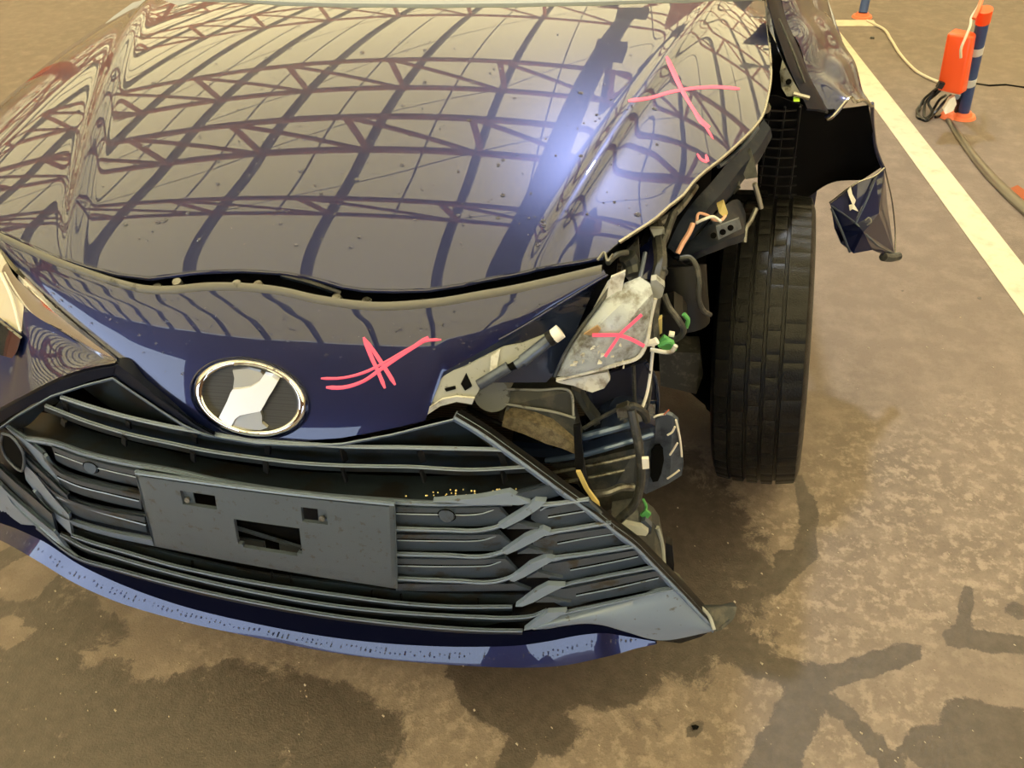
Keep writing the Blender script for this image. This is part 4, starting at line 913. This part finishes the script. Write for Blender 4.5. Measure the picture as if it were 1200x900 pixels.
# loose black flap at the grille tip
mb = MB(); r0 = cr(T([(823, 712, 0.0), (832, 720, -.01), (836, 733, -.02), (838, 741, -.03)]), 10); r1 = cr(T([(845, 712, .02), (852, 716, .01), (853, 727, .0), (842, 739, -.02)]), 10); r2 = cr(T([(858, 709, .03), (863, 714, .02), (861, 722, .01), (846, 738, -.02)]), 10)
part(mb.loft([r0, r1, r2], (0, .004, .002)), 'liner_tip', 'duct', label='loose dark plastic tip at the grille corner')
tb([(815, 708, 0.0), (824, 714, -.01), (832, 724, -.015), (837, 738, -.03)], .003, 'liner_tip_edge', 'greyp')

# area between bonnet corner and headlamp: latch metal, black bellows, wires
pl([(735, 292, .24), (748, 280, .24), (750, 310, .22), (748, 328, .2), (738, 330, .2), (728, 318, .2)], (0, .01, 0), 'lamp_bracket', 'metal')
tb([(735, 300, .21), (740, 310, .21), (743, 322, .2)], .012, 'bellows', 'duct', 10)
tb([(756, 296, .22), (753, 312, .20), (750, 326, .18)], .003, 'stay', 'steelp')
pl([(748, 292, .26), (764, 280, .26), (768, 310, .25), (764, 328, .23), (750, 326, .23)], (0, .01, 0), 'corner_sheet', 'paint')
for a, r_, m_ in (([(700, 305, .17), (708, 296, .18), (712, 306, .17), (718, 298, .18)], .0018, 'metal'), ([(712, 308, .17), (724, 298, .19), (735, 296, .2)], .004, 'duct'),
                  ([(768, 262, .30), (772, 285, .26), (774, 310, .22), (770, 330, .19), (766, 352, .17), (764, 380, .15), (765, 398, .14)], .0095, 'hose'),
                  ([(790, 248, .3), (780, 275, .27), (772, 300, .24), (778, 320, .2)], .006, 'hose'),
                  ([(778, 345, .17), (784, 360, .16), (795, 375, .15), (801, 388, .15), (795, 396, .15), (786, 399, .15)], .0042, 'hose'),
                  ([(797, 303, .24), (808, 302, .24), (816, 312, .23), (819, 330, .22), (819, 352, .21), (823, 362, .21), (832, 369, .22)], .0038, 'hose'),
                  ([(801, 368, .16), (806, 374, .16), (804, 384, .16)], .003, 'green'), ([(772, 405, .13), (785, 400, .13), (790, 410, .13)], .004, 'green'),
                  ([(756, 402, .11), (766, 401, .11), (770, 399, .11)], .005, 'white'), ([(762, 410, .12), (788, 411, .12), (792, 405, .12)], .003, 'lampw'),
                  ([(784, 391, .14), (790, 392, .14)], .004, 'white')):
    part(MB().tube(T(a), r_, 8), 'wire' if r_ < .005 else 'hose', m_)
pl([(769, 375, .15), (776, 373, .15), (776, 390, .15), (771, 394, .15), (767, 388, .15)], (0, .008, 0), 'terminal', 'yellow')
pl([(772, 402, .13), (778, 395, .13), (790, 402, .13), (791, 411, .13), (776, 410, .13)], (0, .006, 0), 'clip', 'green')
pl([(775, 372, .19), (790, 366, .19), (800, 372, .19), (806, 382, .19), (798, 398, .19), (782, 400, .19), (774, 390, .19)], (0, .05, 0), 'horn', 'black')
# black cylinder
part(MB().tube([P(798, 312, y=.30), P(800, 345, y=.28), P(803, 378, y=.27)], .036, 20), 'washer_bottle', 'black')
# things glimpsed under the arch
pl([(772, 412, .45), (820, 414, .45), (824, 440, .45), (816, 462, .44), (774, 452, .44)], (0, .05, 0), 'subframe', 'hose')
part(MB().tube([P(800, 430, y=.55), P(845, 470, y=.62)], .03, 12), 'lower_arm', 'void')
part(MB().tube([P(840, 330, y=.62), P(852, 470, y=.64)], .05, 14), 'strut', 'void')
part(MB().box((.60, .74, .36), (.26, .02, .46)), 'splash_shield', 'void')
pl([(893, -8, 1.12), (925, 20, 1.10), (948, 90, .95), (958, 132, .84), (890, 132, .80), (890, 60, .95)], (0, .01, 0), 'inner_wing', 'void')

# apron rail along the bonnet edge
rl = [[(895, 140, .62), (880, 160, .58), (858, 184, .52), (835, 212, .46), (810, 240, .40), (795, 262, .36), (782, 290, .32)],
      [(903, 150, .61), (890, 172, .57), (868, 198, .51), (846, 226, .45), (826, 248, .39), (806, 272, .35), (790, 296, .31)],
      [(905, 160, .62), (893, 182, .58), (872, 208, .53), (850, 236, .46), (830, 256, .40), (812, 278, .36), (796, 302, .32)]]
part(MB().loft([cr(T(r), 28) for r in rl], (0, .02, -.02)), 'apron_rail', 'railm', ang=25, label='glossy dark inner wing rail')
part(MB().tube(T([(888, 150, .58), (870, 172, .54), (850, 190, .50), (842, 195, .48)]), .0035), 'rail_edge', 'steelp')
part(MB().disc(P(894, 127, y=.62), (-.2, -.5, 1), .013, .012, 14, .009), 'hinge_bolt', 'satin')
pl([(868, 166, .60), (880, 156, .60), (885, 160, .60), (882, 182, .58), (872, 178, .57)], (0, .01, 0), 'apron_tab', 'greyp')
pl([(868, 178, .55), (880, 176, .55), (886, 196, .53), (888, 208, .52), (874, 210, .52), (868, 196, .53)], (0, .02, 0), 'relay_box', 'duct')
pl([(856, 208, .52), (866, 207, .52), (868, 220, .5), (860, 228, .5)], (0, .02, 0), 'relay_box', 'duct')
# bracket with holes
bk = part(MB().loft([cr(T(r), 20) for r in ([(784, 298, .33), (800, 288, .34), (815, 278, .36), (830, 262, .40), (850, 240, .46), (868, 236, .5), (874, 250, .5)],
     [(790, 303, .31), (805, 292, .32), (822, 284, .34), (845, 270, .38), (862, 262, .42), (872, 262, .45), (874, 262, .47)],
     [(800, 306, .30), (812, 298, .30), (830, 290, .32), (850, 282, .36), (866, 276, .40), (873, 272, .43), (875, 270, .45)],
     [(804, 310, .32), (820, 302, .32), (838, 295, .34), (855, 288, .38), (868, 284, .42), (874, 280, .44), (876, 276, .46)])], (0, .015, -.01)), 'wing_bracket', 'railm', ang=25, label='torn blue-black wing bracket')
pl([(839, 266, .355), (866, 256, .40), (869, 268, .39), (842, 281, .345)], (0, .004, 0), 'hole_plate', 'steelp', parent=bk)
for x, y in ((847, 272), (856, 267), (836, 276)):
    part(MB().disc(P(x, y, y=.342+.0012*(x-836)), (0, -1, .6), .0045, .002, 12), 'bolt_hole', 'void', bk)
pl([(840, 240, .42), (848, 236, .42), (853, 250, .41), (850, 256, .40), (843, 250, .41)], (0, .006, 0), 'cut_metal', 'yellow', parent=bk)
tb([(816, 262, .34), (820, 250, .36), (828, 252, .36), (838, 258, .35), (845, 258, .35), (850, 253, .36)], .0022, 'wire', 'orangew')
tb([(816, 261, .33), (825, 257, .33), (836, 254, .34), (845, 260, .33)], .0022, 'wire', 'white')
tb([(812, 262, .33), (808, 272, .32), (800, 285, .31), (794, 297, .30)], .0038, 'wire', 'orangew')
tb([(886, 245, .50), (880, 258, .48), (873, 272, .44), (872, 284, .43)], .004, 'stay', 'metal')
tb([(884, 215, .52), (888, 228, .52), (892, 244, .52)], .004, 'stay', 'alu')
pl([(762, 268, .27), (778, 268, .27), (780, 280, .26), (776, 296, .25), (770, 290, .26), (768, 282, .26)], (0, .006, 0), 'lamp_bracket', 'greyp')
tb([(815, 218, .40), (795, 245, .36), (772, 262, .32)], .006, 'apron_edge', 'metal')
# dark gap filler between bonnet edge and rail
part(MB().loft([[V((.42, .22, .70)), V((.50, .42, .74)), V((.60, .62, .80)), V((.60, 1.2, .84))], [V((.42, .22, .50)), V((.56, .42, .50)), V((.62, .62, .50)), V((.62, 1.2, .5))]], (-.01, 0, 0)), 'inner_apron', 'void')

# ---------------------------------------------------------------- wheel
wh = part(MB(), 'wheel', 'void') if False else empty('wheel')
wh.parent = car; WC = V((.763, .647, .3015))
yaw = radians(-8.0); cam_ = radians(-7.5)
ax = V((cos(yaw), sin(yaw), 0)); fwd = V((-sin(yaw), cos(yaw), 0)); upv = V((0, 0, 1))
rotm = Matrix.Rotation(cam_, 3, fwd); ax = rotm @ ax; upv = rotm @ upv
RT, HW = .296, .079
prof = [(-.62, .60), (-.95, .70), (-1.06, .82), (-1.04, .90), (-.96, .965)]
tread = []
gro = [-.60, -.24, .10, .46]
xs = [-.93]
for g in gro: xs += [g-.045, g-.035, g+.035, g+.045]
xs += [.93]
def crown(x): return 1-.018*x*x-.012*x**6
for x in xs:
    deep = any(abs(x-g) < .04 for g in gro); tread.append((x, crown(x)-(.026 if deep else 0), deep))
full = [(a, b, False) for a, b in prof]+tread+[(-a, b, False) for a, b in reversed(prof)]
extra = []
NA = 270; mb = MB(); nprof = len(full)
for i in range(NA):
    a = 2*pi*i/NA
    for k, (x, r, dp) in enumerate(full):
        rr = r
        sh_l = x < -.6 and x > -1.0; sh_r = x > .5 and x < 1.0
        if not dp:
            if (sh_l or sh_r) and i % 5 == 0 and r > .95: rr -= .007
            elif abs(x) < .6 and i % 6 == (1 if x < -.2 else 3 if x < .12 else 5): rr -= .0065
        mb.v.append(WC+ax*(x*HW)+(upv*cos(a)+fwd*sin(a))*(rr*RT))
for i in range(NA):
    for k in range(nprof-1):
        a, b = i*nprof, ((i+1) % NA)*nprof; mb.f.append((a+k, b+k, b+k+1, a+k+1))
part(mb, 'tyre', 'rubber', wh, ang=28)
mb = MB()
for sgn in (1,):
    mb.disc(WC+ax*(HW*.62), ax, .18, .004, 40); mb.disc(WC+ax*(HW*.55), ax, .184, .02, 40)
    for s_ in range(7):
        a = 2*pi*s_/7; mb.bar(WC+ax*HW*.7+(upv*cos(a)+fwd*sin(a))*.03, WC+ax*HW*.78+(upv*cos(a)+fwd*sin(a))*.175, .02, .02)
part(mb, 'rim', 'metal', wh)
part(MB().disc(WC-ax*HW*.6, ax, .16, .02, 30), 'brake_disc', 'metal', wh)

# ---------------------------------------------------------------- liner, wing, torn flap
def LN(l): return [P(x, y, y=d) for x, y, d in l]
rowsL = [[(893, 118, .68), (905, 112, .70), (925, 118, .72), (955, 128, .80), (985, 128, .88), (1018, 124, .93)],
         [(888, 160, .78), (905, 160, .80), (925, 160, .84), (960, 160, .92), (990, 160, .98), (1024, 160, .99)],
         [(888, 205, .88), (905, 205, .92), (925, 205, .98), (960, 200, 1.02), (990, 198, 1.04), (1033, 196, 1.02)],
         [(888, 245, .95), (905, 245, .98), (925, 250, 1.03), (946, 232, 1.06), (975, 214, 1.07), (1010, 211, 1.05)],
         [(888, 300, 1.0), (905, 300, 1.02), (925, 290, 1.06), (936, 268, 1.08), (942, 256, 1.08), (950, 240, 1.08)]]
part(MB().loft([cr(LN(r), 30) for r in rowsL[:4]], (0, .004, 0)), 'wheel_arch_liner', 'void', ang=40)
part(MB().loft([LN([(888, 245, .95), (905, 245, .98), (925, 250, 1.03), (944, 234, 1.06)]), LN([(888, 300, 1.0), (905, 300, 1.02), (922, 295, 1.06), (936, 268, 1.08)])], (0, .004, 0)), 'wheel_arch_liner', 'void')
for k in range(12):                              # moulded ribs of the liner
    y = 128+k*11
    part(MB().tube(LN([(890, y, .70+.0022*(y-128)-.004), (912, y+2, .725+.0022*(y-128)-.004), (933, y+1, .755+.0022*(y-128)-.004)]), .0022, 5, 3), 'liner_rib', 'black')
for xx in (896, 914, 932):
    part(MB().tube(LN([(xx+6-k*3, 125+k*24, .705+.0528*k+.0009*(xx-896)) for k in range(6)]), .0022, 5, 3), 'liner_rib', 'black')
# wing outer skin
wr = [[(911, -12, 1.02), (923, 28, .98), (937, 60, .94), (952, 97, .90), (968, 126, .86), (970, 132, .85)],
      [(925, -12, 1.06), (940, 28, 1.0), (955, 60, .96), (968, 95, .92), (985, 118, .88), (990, 123, .87)],
      [(940, -12, 1.12), (958, 28, 1.06), (975, 60, 1.02), (990, 92, .97), (1005, 113, .93), (1008, 117, .92)],
      [(952, -14, 1.20), (976, 30, 1.14), (993, 56, 1.09), (1007, 86, 1.02), (1019, 112, .96), (1023, 122, .94)]]
zoff = [0, .012, .006, -.03]
rows = [cr([P(x, y, y=d) for x, y, d in r], 40) for r in wr]
rows2 = []
for t in [k/18*3 for k in range(19)]:
    r = []
    for i in range(40):
        r.append(cr([rows[q][i] for q in range(4)], 19)[int(round(t/3*18))])
    rows2.append(r)
for a, r in enumerate(rows2):
    for b, p in enumerate(r):
        u, v = a/18, b/39; p.z += .008*sin(u*7+v*5)*v+.006*sin(u*13-v*9)*v*v; p.z += .004*sin(v*17+u*3)
wing = part(MB().loft(rows2, (0, .004, -.003)), 'torn_wing', 'paint', ang=60, label='torn and lifted outer wing skin')
part(MB().tube([r[-1] for r in rows2], .0035, 6, 0), 'wing_hem', 'satin', wing)
part(MB().tube(cr([P(1022, 121, y=.94), P(1023, 150, y=.98), P(1028, 180, y=1.0), P(1036, 199, y=1.0)], 20), .004, 6, 0), 'arch_edge', 'paint', wing, label='bent arch lip')
# door mirror-dark upper panel beyond
dp = part(MB().loft([[P(905, -40, y=1.12), P(940, -40, y=1.2), P(962, -30, y=1.25)], [P(922, 22, y=1.01), P(955, 30, y=1.08), P(979, 35, y=1.15)]], (0, .01, 0)), 'door_panel', 'paint')
part(MB().loft([[V((.90, 1.16, .74)), V((.90, 2.6, .85))], [V((.93, 1.16, .25)), V((.93, 2.6, .25))]], (-.02, 0, 0)), 'front_door', 'paint')
# inner wing strip (black seal channel) and grey bracket
st = [[(897, -8, .90), (905, 22, .86), (914, 50, .83), (924, 78, .80), (936, 104, .77), (946, 127, .75)],
      [(901, -8, .92), (910, 22, .88), (922, 50, .85), (934, 78, .82), (948, 104, .79), (958, 128, .77)],
      [(904, -8, .94), (914, 22, .90), (928, 50, .87), (941, 78, .84), (956, 104, .81), (968, 130, .79)],
      [(912, -10, 1.02), (922, 24, .97), (936, 56, .93), (950, 92, .89), (962, 114, .86), (971, 131, .84)]]
part(MB().loft([cr(LN(r), 24) for r in st], (0, .006, -.006)), 'wing_flange', 'gloss', ang=30, label='black inner flange of the wing')
part(MB().tube(LN([(913, 22, .86), (926, 52, .83), (938, 84, .80), (943, 97, .79)]), .0022), 'flange_bead', 'duct')
pl([(898, 6, .80), (903, 18, .78), (908, 44, .76), (912, 60, .75), (921, 78, .73), (930, 96, .72), (938, 110, .71), (930, 113, .71), (922, 113, .71), (916, 103, .72), (914, 85, .73), (917, 70, .74), (910, 52, .75), (902, 36, .77), (898, 20, .79)], (0, .004, 0), 'wing_bracket_strip', 'metal')
part(MB().disc(P(924, 96, y=.715), (0, -1, .6), .005, .002, 10), 'bolt_hole', 'void')
tb([(929, 110, .70), (940, 113, .70), (948, 115, .70)], .004, 'clip', 'satin')
pl([(930, 115, .70), (937, 114, .70), (937, 119, .69), (930, 119, .69)], (0, .004, 0), 'clip', 'ylw')
# torn hanging flap at the arch end, faceted
def F3(l): return [P(x, y, y=d) for x, y, d in l]
fv = F3([(1036, 197, 1.00), (1005, 215, .97), (972, 238, .95), (1027, 206, .985), (1003, 262, .93), (974, 243, .952), (1048, 296, .98), (1040, 240, 1.02), (1012, 272, .90), (985, 285, .91), (978, 268, .94), (1000, 297, .90), (1022, 293, .90), (1044, 302, .95), (1053, 300, .97), (1030, 250, .955)])
ff_ = [(0, 3, 15, 7), (3, 1, 4, 15), (1, 2, 5, 4), (7, 15, 6), (15, 4, 8), (15, 8, 6), (5, 10, 8, 4), (10, 9, 11, 8), (8, 11, 12), (8, 12, 13, 6), (6, 13, 14)]
mb = MB().add(fv, ff_).add([v+V((0, .004, 0)) for v in fv], [tuple(reversed(f)) for f in ff_])
fp = part(mb, 'torn_wing_end', 'paint', smooth=False, label='crumpled end of the wing hanging free')
for a, m_, r_ in (([(1036, 197, .995), (1027, 205, .98), (1005, 214, .965), (972, 238, .945)], 'satin', .0022), ([(1027, 206, .98), (1016, 234, .95), (1003, 261, .925)], 'steelp', .0022), ([(974, 241, .945), (1003, 262, .925), (1020, 280, .90), (1046, 297, .965)], 'steelp', .0018),
                  ([(974, 244, .945), (986, 270, .92), (996, 296, .895)], 'steelp', .0025), ([(1037, 198, 1.0), (1046, 240, 1.01), (1049, 270, 1.0), (1049, 296, .975)], 'satin', .0016)):
    tb(a, r_, 'flap_crease', m_, 6, fp)
pl([(993, 224, .945), (997, 219, .95), (999, 228, .945), (1003, 235, .94), (1001, 240, .935), (1006, 248, .93), (999, 245, .93), (996, 247, .93), (995, 241, .935), (999, 240, .935), (995, 230, .94)], (0, .003, 0), 'paint_chip', 'scratch', parent=fp)
tb([(1014, 258, .90), (1018, 255, .90), (1021, 260, .90), (1016, 264, .90)], .0015, 'paint_chip', 'greyp', 6, fp)
part(MB().tube(F3([(1035, 301, .93), (1044, 302, .95), (1053, 300, .965)]), .010, 10), 'flap_stub', 'duct', fp)

# ---------------------------------------------------------------- posts, battery box, cords
def post(px, py, tx, ty, h, name_label, r=.022, bands=()):
    b = P(px, py, z=0); e = empty('marker_post', b); tag(e, name_label, 'post', None)
    # top direction: solve height h point under pixel (tx, ty)
    t = P(tx, ty, z=h); d = (t-b)
    MBr = lambda mb: rel(e, mb)
    MBr(MB().disc(b, (0, 0, 1), .052, .010, 28, .046).disc(b+V((0, 0, .010)), (0, 0, 1), .036, .012, 24, .030)).build('post_base', 'orangeb', e)
    MBr(MB().tube([b+V((0, 0, .02)), b+d], r, 20, 0)).build('post_tube', 'blue', e)
    MBr(MB().tube([b+d*.985, b+d*1.10], r*1.12, 20, 0)).build('post_cap', 'orange', e)
    for u in bands: MBr(MB().tube([b+d*(u-.035), b+d*(u+.035)], r*1.06, 20, 0)).build('reflective_band', 'band', e, label='silver reflective band')
    return e, b, d
e1, b1, d1 = post(1127, 137, 1152, 24, .40, 'nearer blue marker post with orange cap, silver bands and orange box strapped to it', .022, (.40, .72))
e2, b2, d2 = post(1010, 20, 1017, -12, .12, 'farther blue marker post cut by the top of the picture, on a round orange foot', .022, ())
# make far post taller
for ch in e2.children:
    if ch.name.startswith('post_tube'):
        pass
# orange battery box: rounded box standing beside the post
bx = empty('battery_box', P(1118, 118, z=0)); tag(bx, 'upright orange plastic battery box leaning on the nearer blue post', 'box')
def BXp(px, py, y): return P(px, py, y=y)
yb = b1.y-.19
lo4 = [P(1097, 106, y=yb-.02), P(1126, 112, y=yb-.05), P(1133, 108, y=yb+.04), P(1105, 100, y=yb+.07)]
hi4 = [P(1110, 38, y=yb+.0), P(1140, 43, y=yb-.03), P(1145, 38, y=yb+.06), P(1118, 32, y=yb+.09)]
lo4 = [p for p in lo4]; mid = (sum(lo4, V((0, 0, 0)))+sum(hi4, V((0, 0, 0))))/8
bm = bmesh.new()
vs8 = [bm.verts.new(p-bx.location) for p in lo4+hi4]
for f in ((0, 1, 5, 4), (1, 2, 6, 5), (2, 3, 7, 6), (3, 0, 4, 7), (4, 5, 6, 7), (3, 2, 1, 0)): bm.faces.new([vs8[i] for i in f])
bmesh.ops.recalc_face_normals(bm, faces=bm.faces)
bmesh.ops.bevel(bm, geom=bm.edges[:], offset=.012, segments=3, affect='EDGES', profile=.5)
me = D.meshes.new('box_shell'); bm.to_mesh(me); bm.free(); me.materials.append(M['orange'])
for p in me.polygons: p.use_smooth = True
me.set_sharp_from_angle(angle=radians(40))
o = D.objects.new('box_shell', me); COL.objects.link(o); o.parent = bx
c_lo = (lo4[0]+lo4[1])/2
rel(bx, MB().bar(P(1100, 103, y=yb-.03), P(1104, 96, y=yb-.03), .02)).build('cable_gland', 'cable', bx)
# black cable bundle
def T0(l): return [P(x, y, z=d) for x, y, d in l]
cb = MB()
cb.tube(T0([(1102, 100, .12), (1092, 108, .07), (1083, 116, .035), (1077, 128, .006), (1080, 139, .006), (1088, 139, .006), (1094, 128, .02), (1100, 118, .06), (1108, 112, .10)]), .0055)
cb.tube(T0([(1103, 98, .12), (1094, 110, .06), (1086, 118, .03), (1083, 130, .006), (1086, 138, .008), (1092, 130, .02), (1088, 120, .04), (1094, 108, .08)]), .0055)
cb.tube(T0([(1104, 104, .10), (1090, 116, .035), (1078, 124, .012), (1076, 134, .006), (1084, 141, .006), (1095, 133, .01), (1106, 120, .05), (1114, 112, .1)]), .0055)
cb.tube(T0([(1124, 114, .08), (1122, 126, .03), (1118, 133, .006), (1108, 134, .006), (1096, 137, .006)]), .005)
cb.tube(T0([(1121, 114, .09), (1123, 124, .045), (1121, 134, .01)]), .012)
tag(cb.build('cable_bundle', 'cable'), 'looped black cables hanging from the foot of the orange box', 'cable')
tag(MB().plate([P(1113, 116, y=yb-.03), P(1119, 113, y=yb-.03), P(1121, 122, y=yb-.03), P(1117, 130, y=yb-.035), P(1108, 134, y=yb-.05), P(1106, 129, y=yb-.045)], (0, .02, 0)).build('plastic_bag', 'bag', smooth=False), 'small white plastic bag tucked under the orange box', 'bag')
tag(MB().disc(P(1111, 137, z=0), (0, 0, 1), .035, .02, 14, .025).build('orange_plug', 'orangeb'), 'small orange plug lying on the floor left of the nearer post foot', 'plug')
rp_ = MB(); rp_.tube([P(1150, -6, y=yb+.3), P(1146, 8, y=yb+.1), P(1138, 22, y=yb+.02), P(1137, 30, y=yb-.02), P(1131, 45, y=yb-.05), P(1126, 58, y=yb-.065), P(1126, 68, y=yb-.07)], .0045)
tag(rp_.build('rope', 'rope'), 'pale rope hanging over the orange box', 'rope')
tag(MB().tube([P(1152, -8, y=yb+.25), P(1149, 4, y=yb+.1), P(1145, 14, y=yb+.03), P(1141, 22, y=yb+.01)], .007).build('cord', 'orangeb'), 'short orange cord tied at the top of the nearer post', 'cord')
tag(MB().tube([P(x, y, z=.006) for x, y in ((1016, 24), (1026, 29), (1034, 33), (1044, 46), (1054, 62), (1066, 76), (1078, 86), (1097, 95), (1112, 100))], .006).build('rope', 'rope'), 'pale rope lying on the floor between the two marker posts', 'rope')
# steel conduit on the floor, right
def Z(l, z=0): return [P(x, y, z=z) for x, y in l]
cu = cr(Z([(1111, 141), (1122, 158), (1140, 183), (1160, 207), (1185, 232), (1230, 272)]), 40)
mb = MB(); rws = []
for k in range(9):
    a = pi*k/8; r = []
    for i, p in enumerate(cu):
        t = (cu[min(i+1, 39)]-cu[max(i-1, 0)]).normalized(); s_ = V((t.y, -t.x, 0)); wv = .012+.016*i/39
        r.append(p+s_*(-cos(a)*wv)+V((0, 0, .002+sin(a)*wv*.55)))
    rws.append(r)
mb.loft(rws)
tag(mb.build('floor_conduit', 'conduit', ang=60), 'dull steel cable cover curving along the floor beside the parking line', 'conduit')
tag(MB().plate([P(x, y, z=.003) for x, y in ((1183, 222), (1192, 218), (1206, 228), (1212, 246), (1200, 243), (1190, 232))], (0, 0, .004)).build('rust_scrap', 'rust', smooth=False), 'rusty scrap beside the steel cable cover at the picture edge', 'scrap')
mb = MB()
tag(mb.disc(P(1022, 45, z=0), (0, 0, 1), .012, .008, 10, .008).build('pebble', 'cable'), 'small black pebble near the far end of the parking line', 'pebble')
tag(MB().plate([P(x, y, z=.002) for x, y in ((810, 851), (815, 850), (819, 852), (817, 855), (812, 855))], (0, 0, .003)).build('leaf_scrap', 'void', smooth=False), 'dark scrap lying on the pale floor at the lower edge', 'scrap')
